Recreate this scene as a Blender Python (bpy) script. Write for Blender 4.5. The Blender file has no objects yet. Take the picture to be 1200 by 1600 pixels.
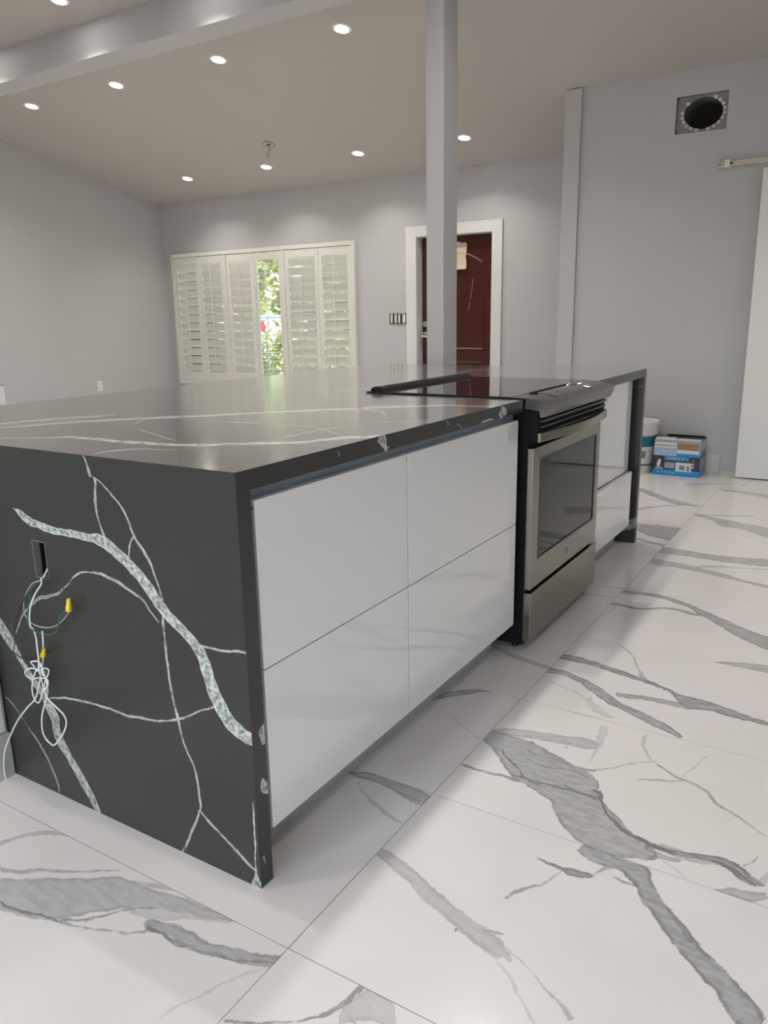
import bpy, bmesh, math, random
from mathutils import Vector, Matrix

random.seed(7)
R = math.radians
scene = bpy.context.scene
COL = scene.collection

# ------------------------------------------------------------------ camera
cam_d = bpy.data.cameras.new('camera')
cam = bpy.data.objects.new('camera', cam_d)
COL.objects.link(cam)
cam_d.sensor_fit = 'HORIZONTAL'
cam_d.sensor_width = 36.0
cam_d.lens = 36.0 * 1223.3 / 1200.0
cam_d.clip_start = 0.02
YAW, PITCH, ROLL = R(32.149), R(-14.014), R(-1.026)
_f = Vector((-math.sin(YAW) * math.cos(PITCH), math.cos(YAW) * math.cos(PITCH), math.sin(PITCH)))
_r = Vector((math.cos(YAW), math.sin(YAW), 0))
_u = _r.cross(_f)
_r2 = _r * math.cos(ROLL) + _u * math.sin(ROLL)
_u2 = -_r * math.sin(ROLL) + _u * math.cos(ROLL)
m = Matrix((_r2, _u2, -_f)).transposed().to_4x4()
m.translation = Vector((1.010, -1.080, 1.201))
cam.matrix_world = m
scene.camera = cam

# ------------------------------------------------------------------ world, sun, exposure
world = bpy.data.worlds.new('world')
scene.world = world
world.use_nodes = True
wn = world.node_tree.nodes
sky = wn.new('ShaderNodeTexSky')
sky.sky_type = 'NISHITA'
sky.sun_disc = False
sky.sun_elevation = R(48)
sky.sun_rotation = R(20)
world.node_tree.links.new(sky.outputs[0], wn['Background'].inputs['Color'])
wn['Background'].inputs['Strength'].default_value = 0.95

sun_d = bpy.data.lights.new('sun', 'SUN')
sun_d.energy = 20.0
sun_d.angle = R(0.6)
sun_d.color = (1.0, 0.93, 0.78)
sun = bpy.data.objects.new('sun', sun_d)
COL.objects.link(sun)
sun.rotation_euler = (R(-42), 0, R(-20))
sun.location = (-3, 14, 9)

# daylight that comes in through the glazed doors of the rear wall, behind the camera
day_d = bpy.data.lights.new('rear_daylight', 'AREA')
day_d.shape = 'RECTANGLE'
day_d.size, day_d.size_y = 3.4, 2.1
day_d.energy = 62
day_d.color = (1.0, 0.965, 0.93)
day = bpy.data.objects.new('rear_daylight', day_d)
COL.objects.link(day)
day.location = (0.6, -4.1, 1.15)
day.rotation_euler = (R(90), 0, 0)

LAMP_W = 10.6         # watts of each recessed lamp
scene.view_settings.view_transform = 'Standard'
scene.view_settings.look = 'None'
scene.view_settings.gamma = 1.0
scene.view_settings.use_curve_mapping = False
scene.view_settings.exposure = 0.0
scene.cycles.use_denoising = True
scene.cycles.max_bounces = 10
scene.cycles.diffuse_bounces = 6
scene.cycles.sample_clamp_indirect = 6.0

# ------------------------------------------------------------------ materials
def mat(name, color, rough=0.5, metal=0.0, noise=0.0, nscale=8.0, bump=0.0, bscale=60.0, coat=0.0, ior=1.5, spec=0.5):
    mt = bpy.data.materials.new(name)
    mt.use_nodes = True
    nt = mt.node_tree
    b = nt.nodes['Principled BSDF']
    b.inputs['Base Color'].default_value = (*color, 1)
    b.inputs['Roughness'].default_value = rough
    b.inputs['Metallic'].default_value = metal
    b.inputs['Coat Weight'].default_value = coat
    b.inputs['Coat Roughness'].default_value = 0.04
    b.inputs['IOR'].default_value = ior
    b.inputs['Specular IOR Level'].default_value = spec
    geo = nt.nodes.new('ShaderNodeNewGeometry')
    n = nt.nodes.new('ShaderNodeTexNoise')
    n.inputs['Scale'].default_value = nscale
    n.inputs['Detail'].default_value = 5
    nt.links.new(geo.outputs['Position'], n.inputs['Vector'])
    mx = nt.nodes.new('ShaderNodeMix')
    mx.data_type = 'RGBA'
    mx.inputs[6].default_value = (*[max(0, c * (1 - noise)) for c in color], 1)
    mx.inputs[7].default_value = (*[min(1, c * (1 + noise)) for c in color], 1)
    nt.links.new(n.outputs['Fac'], mx.inputs[0])
    nt.links.new(mx.outputs[2], b.inputs['Base Color'])
    if bump > 0:
        n2 = nt.nodes.new('ShaderNodeTexNoise')
        n2.inputs['Scale'].default_value = bscale
        n2.inputs['Detail'].default_value = 4
        nt.links.new(geo.outputs['Position'], n2.inputs['Vector'])
        bp = nt.nodes.new('ShaderNodeBump')
        bp.inputs['Strength'].default_value = bump
        bp.inputs['Distance'].default_value = 0.002
        nt.links.new(n2.outputs['Fac'], bp.inputs['Height'])
        nt.links.new(bp.outputs[0], b.inputs['Normal'])
    return mt

def emit_mat(name, color, strength):
    mt = bpy.data.materials.new(name)
    mt.use_nodes = True
    nt = mt.node_tree
    nt.nodes.remove(nt.nodes['Principled BSDF'])
    e = nt.nodes.new('ShaderNodeEmission')
    e.inputs[0].default_value = (*color, 1)
    e.inputs[1].default_value = strength
    nt.links.new(e.outputs[0], nt.nodes['Material Output'].inputs[0])
    return mt

def leaf_mat(name, color):
    mt = mat(name, color, 0.5, noise=0.5, nscale=6)
    nt = mt.node_tree
    t = nt.nodes.new('ShaderNodeBsdfTranslucent')
    t.inputs[0].default_value = (min(1, color[0] * 1.5), min(1, color[1] * 1.5), color[2], 1)
    mx = nt.nodes.new('ShaderNodeMixShader')
    mx.inputs[0].default_value = 0.5
    nt.links.new(nt.nodes['Principled BSDF'].outputs[0], mx.inputs[1])
    nt.links.new(t.outputs[0], mx.inputs[2])
    nt.links.new(mx.outputs[0], nt.nodes['Material Output'].inputs[0])
    return mt

def glass_mat(name):
    mt = bpy.data.materials.new(name)
    mt.use_nodes = True
    nt = mt.node_tree
    nt.nodes.remove(nt.nodes['Principled BSDF'])
    t = nt.nodes.new('ShaderNodeBsdfTransparent')
    t.inputs[0].default_value = (0.93, 0.96, 0.94, 1)
    g = nt.nodes.new('ShaderNodeBsdfGlossy')
    g.inputs['Roughness'].default_value = 0.02
    fr = nt.nodes.new('ShaderNodeFresnel')
    fr.inputs[0].default_value = 1.45
    mx = nt.nodes.new('ShaderNodeMixShader')
    nt.links.new(fr.outputs[0], mx.inputs[0])
    nt.links.new(t.outputs[0], mx.inputs[1])
    nt.links.new(g.outputs[0], mx.inputs[2])
    nt.links.new(mx.outputs[0], nt.nodes['Material Output'].inputs[0])
    return mt

# every vein: strength | x,y (mm), half width (0.1 mm) along its course on the stone's own plane
VEINS = {
 'panel': '1|-729,773,15 -705,763,69 -675,746,120 -631,737,111 -582,731,102 -522,733,99 -458,733,114 -399,725,162 -353,704,167 -309,677,167 -267,640,176 -230,602,167 -184,570,155 -140,536,167 -118,500,199 -101,449,214 -75,404,215 -41,372,196 6,360,175 36,367,150;0.8|-442,921,22 -429,898,41 -422,875,48 -410,872,30 -412,843,49 -414,795,41 -407,766,16 -397,737,47;0.75|-410,873,17 -361,841,24 -320,800,33 -300,757,44 -266,717,44 -248,677,33 -230,622,28;0.7|-300,756,17 -317,730,32 -325,698,23;0.6|-798,410,17 -771,455,28 -725,508,24 -682,540,52 -632,559,49 -570,588,25 -538,611,20;0.8|-538,611,20 -501,638,31 -462,649,20 -426,650,37 -377,642,41 -335,628,37 -294,613,30 -269,588,25 -246,568,17;0.8|-226,593,27 -235,563,39 -232,522,35 -233,466,35 -226,403,42 -216,355,43 -209,313,33 -191,267,29 -173,220,38 -168,177,40 -173,133,39;0.7|-173,133,28 -203,64,36 -243,-3,34;0.8|-173,135,28 -138,111,41 -103,93,34 -66,70,46 -33,49,42 -6,45,27;0.75|-681,274,19 -588,299,37 -485,309,29 -411,310,34 -354,314,42 -268,330,23 -217,346,29;0.75|-217,346,22 -170,372,22 -100,410,16;0.75|-139,546,21 -92,541,25 -50,546,29 -13,551,34 10,549,11;0.85|-876,459,196 -853,443,222 -822,407,212 -776,355,119 -741,313,139 -699,273,165 -671,231,225 -654,159,210 -615,111,169 -572,57,180 -530,-6,97;0.5|-874,233,24 -828,201,20 -785,160,21 -742,120,54 -713,76,38 -689,4,51;0.85|-9,216,10 -9,166,25 -11,106,25 -13,53,15 -12,23,65 -12,-11,195',
 'top': '0.8|-1124,243,206 -1109,308,219 -1086,361,273 -1045,449,280 -1006,494,176 -1007,559,114;0.9|-1067,146,198 -1046,193,199 -1001,268,207 -960,350,253 -905,425,256 -825,521,305 -703,638,269 -603,756,271 -494,871,276 -375,982,239 -249,1088,241;0.6|-858,87,76 -793,105,86 -718,160,153;1|-725,163,107 -589,171,165 -452,178,190 -334,207,192 -235,271,179 -135,336,181 -90,409,202 -40,480,217 6,514,273 20,539,246;0.7|-661,349,40 -544,293,52 -416,242,31;0.7|-805,504,101 -780,456,45 -733,398,31;0.6|-430,15,67 -416,87,103 -316,146,74 -276,224,76 -200,327,69 -200,404,77 -195,537,65 -166,635,75;0.6|-186,831,19 -213,881,34 -276,946,101 -364,947,114;0.5|-566,553,97 -433,573,93 -331,582,92 -250,596,94;0.6|-143,736,105 -73,783,110 -22,807,109;0.5|-230,569,35 -112,496,36;0.5|-104,334,55 -30,326,50;0.9|-377,984,165 -313,1075,232 -232,1119,230 -167,1172,280 -79,1179,198 -3,1206,180 46,1218,177;0.5|-1204,1951,186 -1117,2094,253 -972,2196,289 -923,2345,277 -806,2498,209 -781,2727,254 -696,2844,275 -523,3101,307 -368,3173,272;0.8|-847,1355,161 -779,1452,174 -758,1555,179 -760,1679,181 -761,1768,147;0.7|-1243,3048,95 -1165,2962,155 -1066,2873,102;0.5|-1876,2714,316 -1630,2862,303 -1399,2850,247',
 'edge': '1|512,916,123 532,901,129 540,887,73 537,875,133;1|1254,917,95 1265,904,206 1245,890,162;1|1245,890,162 1235,880,127;0.9|1087,882,21 1138,884,30 1181,881,19;0.5|860,915,12 872,906,30 868,898,31;0.5|927,900,11 960,883,23 965,876,16;0.5|334,912,8 341,901,23 338,894,11;1|25,349,161 38,353,224 53,358,202;1|21,226,44 30,230,214 39,240,213;0.6|10,69,14 14,73,13;0.6|14,73,13 19,53,8',
 'R2': '0.85|122,1346,140 160,1338,215 255,1327,147 337,1274,231 439,1207,191 528,1166,213 618,1119,145 644,1103,96;0.95|128,1457,166 206,1470,229 254,1467,172 350,1448,164 466,1416,109 557,1380,97 624,1339,339 701,1335,276 776,1320,173 874,1311,85;0.8|405,1275,117 525,1299,147 621,1308,177 665,1326,107;0.5|299,1669,57 363,1607,36 418,1501,31 456,1423,107 465,1401,55;0.3|171,1246,28 290,1221,33 393,1157,38 448,1108,29;0.35|336,1209,135 414,1122,114 459,1137,51;0.3|158,1082,123 256,1077,126 375,1088,100 438,1075,58',
 'R1': '0.8|124,843,167 168,837,349 241,808,594 329,755,843 425,714,905 486,660,625;0.8|428,707,516 479,656,680 532,596,724 583,555,683 635,532,512 693,531,199 708,525,58;0.55|146,862,92 254,897,220 353,920,237 424,934,269 453,931,123;0.8|273,861,37 336,834,45 395,812,66 447,805,45 485,810,61;1|519,727,20 543,677,44 580,624,60 625,594,66 689,577,94 745,579,95 798,591,140 852,592,174 894,569,143 932,569,55;0.6|665,557,103 703,547,120 757,554,45;0.5|701,585,119 759,578,155 827,583,80;0.4|481,811,42 507,840,28 547,882,29 611,938,33;0.65|614,925,34 662,896,40 698,882,47 749,862,56 795,818,46 851,784,36 913,743,36;0.5|587,828,25 654,857,38 698,882,37;0.35|694,880,16 701,945,19 726,1033,23;0.5|873,586,21 885,617,21 902,659,21;0.6|837,484,22 865,506,119 902,512,154 937,532,94;0.8|155,653,30 230,657,61 285,661,61 336,670,103;0.3|434,1055,122 442,996,117 456,904,54 452,845,26;0.35|552,1071,62 568,989,45 613,929,29;0.25|721,532,24 748,518,28 776,496,19;0.4|920,567,87 928,607,66 941,663,63',
 'R1d': '0.8|295,681,35 384,682,45 468,689,45 530,678,53;1|494,713,30 523,714,39 543,677,41 580,624,49 625,594,52 689,577,45 745,579,35;0.9|221,786,20 249,754,40 298,718,34 330,684,37 384,682,50;0.6|302,776,28 372,762,30 420,781,35 476,770,28;0.6|253,825,22 308,808,29 372,813,29 433,794,29;0.7|428,707,29 485,691,39 517,694,39 544,686,29;0.7|681,579,21 679,558,35 700,545,20 677,507,16;0.9|812,589,30 853,584,50 888,569,40 913,551,41',
 'R0': '0.9|555,499,204 583,482,300 630,472,243 671,476,299 707,429,214 754,370,222 806,321,234 855,277,250 907,232,275 957,174,297;0.9|469,398,19 523,393,45 567,396,111 604,403,41;0.6|602,396,17 612,434,32 639,465,76;0.7|462,241,16 484,285,38 520,324,25;0.5|520,324,17 527,363,25 539,391,28;0.55|141,234,148 168,233,169 231,212,196 306,180,189 374,154,186 428,135,223 486,116,219 521,100,140;0.55|521,100,140 530,115,21;0.6|414,147,20 472,146,35 504,151,21;0.5|512,118,29 564,103,16 614,73,20 652,52,37 679,26,53;0.3|494,98,18 550,60,22 590,26,25 631,-18,35',
 'R3': '0.8|132,2061,66 165,2080,138 269,2078,117 381,2141,107 506,2130,130 531,2138,105;0.9|101,2270,79 164,2255,205 295,2272,197 396,2240,185 500,2164,214 599,2081,346 691,2004,454 806,1937,552;0.7|633,1688,29 676,1697,100 732,1708,256 823,1710,310;0.4|120,1693,20 162,1902,19 177,2071,22',
 'R4': '0.7|132,2781,389 181,2758,455 288,2751,388 375,2732,300 500,2698,252 603,2653,157 735,2623,217;0.5|365,2727,142 440,2819,164 536,2848,89 668,2893,74;0.35|146,2322,55 294,2278,41 450,2240,23',
 'R5': '0.8|129,2978,520 195,2982,571 295,2979,482 456,2972,515 692,3026,622',
 'R6': '0.7|151,3842,181 278,3768,295 390,3682,760 500,3657,721 628,3540,855;0.5|189,3843,116 311,3877,168 427,3933,230 478,3923,139',
 'R7': '0.6|161,4628,218 307,4607,411 522,4529,449',
 'L5': '0.9|-114,3412,381 -38,3368,848 67,3343,1376 208,3419,1658;0.7|-34,3157,125 26,3114,172 129,3072,234 175,3073,216',
 'L6': '0.6|-194,3769,130 -156,3835,183 -73,3947,181 19,4030,146 93,4069,122;0.75|-348,4413,341 -310,4384,340 -170,4243,368 -27,4118,463 80,4068,290 147,4070,126',
 'L7': '0.4|-84,4668,141 -6,4734,427 100,4814,224 172,4834,120',
 'L3': '0.35|-49,2103,43 39,2142,73 148,2174,57',
 'L4': '0.4|59,2274,46 114,2291,76 155,2290,60',
 'L0': '0.7|-115,462,32 -84,466,65 -49,475,149 -12,483,183 31,478,201 89,472,252 138,468,214 184,464,146;0.7|-97,473,42 -58,464,66 17,475,29 66,458,22 115,442,33 159,443,30;0.35|-40,450,22 33,387,56 95,362,61 154,362,45',
 'L1': '0.75|-106,904,39 -93,948,100 -64,999,179 -16,1054,161 26,1082,87 78,1087,26;0.3|-5,886,13 44,860,15 148,800,13',
 'L2': '0.5|-93,1429,54 -56,1415,127 28,1381,127 104,1363,156 191,1353,131',
 'Lm': '0.62|-520,-308,313 -490,-297,367 -416,-270,543 -350,-238,610 -298,-197,572 -237,-163,412 -164,-139,255 -88,-120,183 0,-99,66 32,-96,26;0.75|-147,-197,68 -105,-193,166 -50,-184,172 9,-182,155 78,-165,150 163,-133,154 214,-119,154;0.35|-200,-176,223 -135,-148,348 -67,-123,165 5,-104,40;0.55|-571,-245,33 -508,-239,63 -488,-221,56 -423,-185,42 -314,-115,21;0.6|-341,-292,21 -302,-289,41 -243,-272,25 -163,-242,20 -131,-220,36 -125,-192,48;0.45|-313,-151,20 -256,-128,56 -184,-102,71 -119,-90,33;0.25|61,-346,21 76,-283,27 102,-227,33 157,-154,21;0.5|-642,-216,54 -634,-188,70 -624,-161,67 -591,-124,93 -554,-106,68 -514,-95,25;0.55|-457,-318,39 -392,-301,57 -333,-282,49 -285,-271,35 -244,-240,24',
 'Lmd': '0.9|-482,-317,37 -441,-314,37 -391,-309,36 -342,-291,28 -298,-292,20;0.7|-321,-291,20 -277,-269,24 -244,-240,28 -201,-193,32 -158,-162,28;0.8|-131,-203,49 -92,-205,35 -52,-205,22 -28,-197,17;0.6|18,-191,16 62,-184,28 107,-161,25 152,-139,18',
 'R0d': '0.7|643,426,30 661,425,35 691,426,45;0.6|778,364,21 809,333,21 828,315,25;0.6|828,315,25 822,331,13',
 'R2d': '0.6|329,1283,37 389,1240,41 439,1207,40 501,1196,39',
 'Rm': '0.8|159,-288,16 233,-246,25 270,-220,28 290,-199,46 316,-158,58 325,-120,59 331,-97,69;0.45|337,-187,93 344,-149,232 375,-122,332 420,-130,332;0.6|316,-158,15 340,-163,16 367,-177,16;0.6|331,-129,14 354,-111,22 391,-105,21',
}
WIRES = {
 'black': [(-0.602, 0.616), (-0.638, 0.605), (-0.666, 0.584), (-0.707, 0.542), (-0.744, 0.497), (-0.772, 0.454), (-0.781, 0.411), (-0.782, 0.393), (-0.776, 0.384), (-0.754, 0.376), (-0.724, 0.379), (-0.692, 0.392), (-0.67, 0.404)],
 'grey': [(-0.6, 0.614), (-0.627, 0.606), (-0.655, 0.595), (-0.683, 0.571), (-0.709, 0.541), (-0.715, 0.523), (-0.706, 0.503), (-0.679, 0.488), (-0.651, 0.483), (-0.621, 0.486), (-0.591, 0.498), (-0.553, 0.523), (-0.528, 0.546), (-0.525, 0.553)],
 'green': [(-0.61, 0.604), (-0.646, 0.593), (-0.668, 0.574), (-0.676, 0.557), (-0.691, 0.527), (-0.694, 0.503), (-0.684, 0.478), (-0.66, 0.469), (-0.631, 0.467), (-0.6, 0.476), (-0.577, 0.495), (-0.562, 0.523), (-0.55, 0.539), (-0.534, 0.551)],
 'white': [(-0.598, 0.638), (-0.607, 0.618), (-0.616, 0.601), (-0.648, 0.571), (-0.667, 0.541), (-0.674, 0.507), (-0.675, 0.481), (-0.675, 0.476), (-0.67, 0.452), (-0.665, 0.417), (-0.659, 0.399), (-0.667, 0.372), (-0.67, 0.349), (-0.669, 0.332), (-0.656, 0.318), (-0.643, 0.3), (-0.615, 0.281), (-0.597, 0.264), (-0.59, 0.244), (-0.599, 0.217), (-0.623, 0.188), (-0.649, 0.167), (-0.669, 0.164), (-0.685, 0.175), (-0.686, 0.202), (-0.677, 0.242), (-0.665, 0.276), (-0.652, 0.31), (-0.647, 0.346), (-0.653, 0.362)],
 'tail': [(-0.638, 0.476), (-0.646, 0.449), (-0.657, 0.417), (-0.661, 0.39), (-0.673, 0.345), (-0.693, 0.309), (-0.715, 0.277), (-0.76, 0.236), (-0.813, 0.182), (-0.831, 0.163), (-0.862, 0.12), (-0.891, 0.074), (-0.907, 0.031), (-0.91, 0.003), (-0.909, -0.02)],
 'bowl': [(-0.665, 0.351), (-0.7, 0.338), (-0.719, 0.34), (-0.718, 0.353), (-0.704, 0.365), (-0.683, 0.372), (-0.665, 0.368)],
 'bowr': [(-0.665, 0.368), (-0.64, 0.381), (-0.618, 0.383), (-0.619, 0.37), (-0.635, 0.358), (-0.665, 0.35)],
 'top': [(-0.679, 0.369), (-0.688, 0.38), (-0.687, 0.388), (-0.674, 0.393), (-0.662, 0.392), (-0.663, 0.379), (-0.672, 0.366)],
 'low': [(-0.684, 0.368), (-0.696, 0.339), (-0.708, 0.305), (-0.712, 0.278), (-0.707, 0.268), (-0.693, 0.272), (-0.673, 0.294), (-0.662, 0.317), (-0.654, 0.345), (-0.656, 0.366)],
 'nub': [(-0.657, 0.391), (-0.649, 0.382), (-0.65, 0.363), (-0.64, 0.348), (-0.64, 0.335), (-0.651, 0.32)],
}

def parse_vein(s):
    st, pts = s.split('|')
    out = []
    for p in pts.split():
        a, b, w = p.split(',')
        out.append((int(a) / 1000, int(b) / 1000, int(w) / 10000))
    return float(st), out

class NT:
    """small helper around a node tree"""
    def __init__(self, mt):
        self.t = mt.node_tree
    def n(self, kind, **kw):
        x = self.t.nodes.new(kind)
        for k, v in kw.items():
            setattr(x, k, v)
        return x
    def link(self, a, b):
        self.t.links.new(a, b)
    def put(self, sock, v):
        if hasattr(v, 'is_output'):
            self.link(v, sock)
        else:
            sock.default_value = v
    def math(self, op, a, b=None, c=None, clamp=False):
        x = self.n('ShaderNodeMath', operation=op, use_clamp=clamp)
        self.put(x.inputs[0], a)
        if b is not None: self.put(x.inputs[1], b)
        if c is not None: self.put(x.inputs[2], c)
        return x.outputs[0]
    def vmath(self, op, a, b=None):
        x = self.n('ShaderNodeVectorMath', operation=op)
        self.put(x.inputs[0], a)
        if b is not None: self.put(x.inputs[1], b)
        return x.outputs['Value'] if op in ('DOT_PRODUCT', 'LENGTH') else x.outputs[0]
    def noise(self, vec, scale, detail=4, rough=0.6, color=False):
        x = self.n('ShaderNodeTexNoise')
        x.inputs['Scale'].default_value = scale
        x.inputs['Detail'].default_value = detail
        x.inputs['Roughness'].default_value = rough
        self.link(vec, x.inputs['Vector'])
        return x.outputs['Color' if color else 'Fac']
    def mix(self, f, a, b):
        x = self.n('ShaderNodeMix', data_type='RGBA')
        self.put(x.inputs[0], f)
        self.put(x.inputs[6], a)
        self.put(x.inputs[7], b)
        return x.outputs[2]
    def ramp(self, f, lo, hi):
        x = self.n('ShaderNodeMapRange')
        x.inputs[1].default_value = lo
        x.inputs[2].default_value = hi
        self.link(f, x.inputs[0])
        return x.outputs[0]
    def curve(self, f, pts):
        x = self.n('ShaderNodeFloatCurve')
        c = x.mapping.curves[0]
        c.points[0].location = pts[0]
        c.points[1].location = pts[-1]
        for p in pts[1:-1]:
            c.points.new(p[0], p[1])
        for p in c.points:
            p.handle_type = 'AUTO'
        x.mapping.update()
        self.link(f, x.inputs['Value'])
        return x.outputs[0]

def vein_mask(N, pos, veins, ij, soft, rim=0.003, wob=None, wscale=1.0):
    """union of the veins; each runs along its own chord: a curve of offset and a curve of width"""
    total = inner = None
    for st, pts in veins:
        pts = [(p[0], p[1], max(p[2] * wscale, 0.0006)) for p in pts]
        p0, p1 = Vector(pts[0][:2]), Vector(pts[-1][:2])
        ln = (p1 - p0).length
        e = (p1 - p0) / ln
        nrm = Vector((-e.y, e.x))
        T = [(Vector(p[:2]) - p0).dot(e) / ln for p in pts]
        S = [(Vector(p[:2]) - p0).dot(nrm) for p in pts]
        W = []
        for k in range(len(pts)):
            a, b = max(0, k - 1), min(len(pts) - 1, k + 1)
            dt, ds = (T[b] - T[a]) * ln, S[b] - S[a]
            W.append(pts[k][2] * math.hypot(dt, ds) / max(dt, 1e-4))
        smin, smax = min(S) - 0.002, max(S) + 0.002
        rng = smax - smin
        dl = soft * 1.2
        wmax = max(W) + dl
        p3, e3, n3 = [0, 0, 0], [0, 0, 0], [0, 0, 0]
        for q, ax in enumerate(ij):
            p3[ax], e3[ax], n3[ax] = p0[q], e[q] / ln, nrm[q]
        d = N.vmath('SUBTRACT', pos, tuple(p3))
        t = N.vmath('DOT_PRODUCT', d, tuple(e3))
        s = N.vmath('DOT_PRODUCT', d, tuple(n3))
        c = N.curve(t, [(T[k], (S[k] - smin) / rng) for k in range(len(T))])
        w = N.curve(t, [(0.0, 0.0)] + [(min(max(T[k], 0.012), 0.988), (W[k] + dl) / wmax) for k in range(len(T))] + [(1.0, 0.0)])
        cc = N.math('MULTIPLY_ADD', c, rng, smin)
        dist = N.math('ABSOLUTE', N.math('SUBTRACT', s, cc))
        dd = N.math('MULTIPLY_ADD', w, -wmax, dist)           # dist - (W + dl)
        if wob is not None: dd = N.math('ADD', dd, wob)
        mk = N.math('MULTIPLY_ADD', dd, -1 / soft, 0.5 - dl / soft, clamp=True)
        mk = N.math('MULTIPLY', mk, st)
        total = mk if total is None else N.math('MAXIMUM', total, mk)
        ik = N.math('MULTIPLY_ADD', dd, -1 / (soft * 2), -dl / (2 * soft) - rim / (2 * soft), clamp=True)
        inner = ik if inner is None else N.math('MAXIMUM', inner, ik)
    return total, inner

def stone_mat(name, veins, ij, base, v_lo, v_hi, jag, soft, rough, cloud, mottle, broken, bump=0.0, generic=False, seed=0.0, lvl=0.5, v_rim=None, rim=0.003, wamp=0.002, wscale=1.0, ior=1.5, dust=0.0, streak=(1, 1, 1), dark=None):
    mt = bpy.data.materials.new(name)
    mt.use_nodes = True
    N = NT(mt)
    b = mt.node_tree.nodes['Principled BSDF']
    geo = N.n('ShaderNodeNewGeometry')
    pos = geo.outputs['Position']
    big = N.noise(pos, 3.0, 4)
    j1 = N.vmath('SUBTRACT', N.noise(pos, 14, 5, 0.65, color=True), (0.5, 0.5, 0.5))
    wob = N.n('ShaderNodeVectorMath', operation='SCALE')
    N.link(j1, wob.inputs[0])
    wob.inputs['Scale'].default_value = jag
    warped = N.vmath('ADD', pos, wob.outputs[0])
    base_col = N.mix(N.ramp(big, 0.3, 0.7), (*[c * (1 - cloud) for c in base], 1), (*[min(1, c * (1 + cloud)) for c in base], 1))
    col = base_col
    if generic:
        q = N.vmath('ADD', pos, (seed * 3.1, seed * 1.7, seed))
        sc = N.n('ShaderNodeVectorMath', operation='MULTIPLY')
        N.link(q, sc.inputs[0])
        sc.inputs[1].default_value = (1.0, 2.2, 1.0)
        g = N.noise(sc.outputs[0], 1.1, 6, 0.55)
        g = N.math('ABSOLUTE', N.math('SUBTRACT', g, 0.5))
        mk = N.math('SUBTRACT', 1.0, N.ramp(g, 0.0, 0.018))
        mk = N.math('MULTIPLY', mk, 0.7)
        vc = N.mix(N.noise(pos, 40, 5), (*v_lo, 1), (*v_hi, 1))
        col = N.mix(mk, col, vc)
    if veins:
        wb_ = N.math('MULTIPLY_ADD', N.noise(pos, 38, 3, 0.7), wamp * 2, -wamp)
        mk, inner = vein_mask(N, warped, veins, ij, soft, rim, wb_, wscale)
        if broken > 0:
            br = N.ramp(N.noise(pos, 35, 3), 0.5 - broken, 0.5)
            br = N.math('MULTIPLY_ADD', br, 0.75, 0.25)
            mk = N.math('MULTIPLY', mk, br)
        sm = N.n('ShaderNodeVectorMath', operation='MULTIPLY')
        N.link(warped, sm.inputs[0])
        sm.inputs[1].default_value = streak
        vn = N.ramp(N.noise(sm.outputs[0], mottle, 6, 0.7), 0.40, 0.58)
        vc = N.mix(vn, (*v_lo, 1), (*v_hi, 1))
        if v_rim:
            gap = N.ramp(N.noise(pos, 16, 3), 0.50, 0.60)
            inner = N.math('MAXIMUM', inner, gap)
            vc = N.mix(inner, (*v_rim, 1), vc)
        col = N.mix(mk, col, vc)
    if dark:
        dm, _ = vein_mask(N, warped, dark, ij, soft * .8, rim, wb_, 0.9)
        col = N.mix(dm, col, (*v_rim, 1))
    if dust > 0:
        vo = N.n('ShaderNodeTexVoronoi')
        vo.inputs['Scale'].default_value = 7.0
        N.link(warped, vo.inputs['Vector'])
        dk = N.math('SUBTRACT', 1.0, N.ramp(vo.outputs['Distance'], 0.016, 0.036))
        pk = N.math('GREATER_THAN', N.noise(vo.outputs['Position'], 3.0, 2), 0.50)
        dk = N.math('MULTIPLY', N.math('MULTIPLY', dk, pk), dust)
        col = N.mix(dk, col, (0.16, 0.13, 0.11, 1))
    N.link(col, b.inputs['Base Color'])
    b.inputs['Roughness'].default_value = rough
    b.inputs['Specular IOR Level'].default_value = lvl
    b.inputs['IOR'].default_value = ior
    if bump > 0:
        bp = N.n('ShaderNodeBump')
        bp.inputs['Strength'].default_value = bump
        bp.inputs['Distance'].default_value = 0.001
        N.link(N.noise(pos, 5, 3), bp.inputs['Height'])
        N.link(bp.outputs[0], b.inputs['Normal'])
    return mt

VP = {k: [parse_vein(s) for s in v.split(';')] for k, v in VEINS.items()}

# ------------------------------------------------------------------ mesh helpers
def new_obj(name, bm, mt, parent=None, smooth=False, bevel=0.0, seg=2):
    me = bpy.data.meshes.new(name)
    bmesh.ops.recalc_face_normals(bm, faces=bm.faces)
    bm.to_mesh(me)
    bm.free()
    if mt is not None:
        for q in (mt if isinstance(mt, (list, tuple)) else [mt]):
            me.materials.append(q)
    if smooth:
        for p in me.polygons: p.use_smooth = True
        me.set_sharp_from_angle(angle=R(38))
    o = bpy.data.objects.new(name, me)
    COL.objects.link(o)
    if parent is not None: o.parent = parent
    if bevel > 0:
        md = o.modifiers.new('bevel', 'BEVEL')
        md.width = bevel
        md.segments = seg
        md.limit_method = 'ANGLE'
        md.angle_limit = R(40)
    return o

def bx(bm, x0, x1, y0, y1, z0, z1):
    vs = [bm.verts.new(p) for p in ((x0, y0, z0), (x1, y0, z0), (x1, y1, z0), (x0, y1, z0), (x0, y0, z1), (x1, y0, z1), (x1, y1, z1), (x0, y1, z1))]
    for f in ((0, 3, 2, 1), (4, 5, 6, 7), (0, 1, 5, 4), (1, 2, 6, 5), (2, 3, 7, 6), (3, 0, 4, 7)):
        bm.faces.new([vs[i] for i in f])
    return vs

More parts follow.
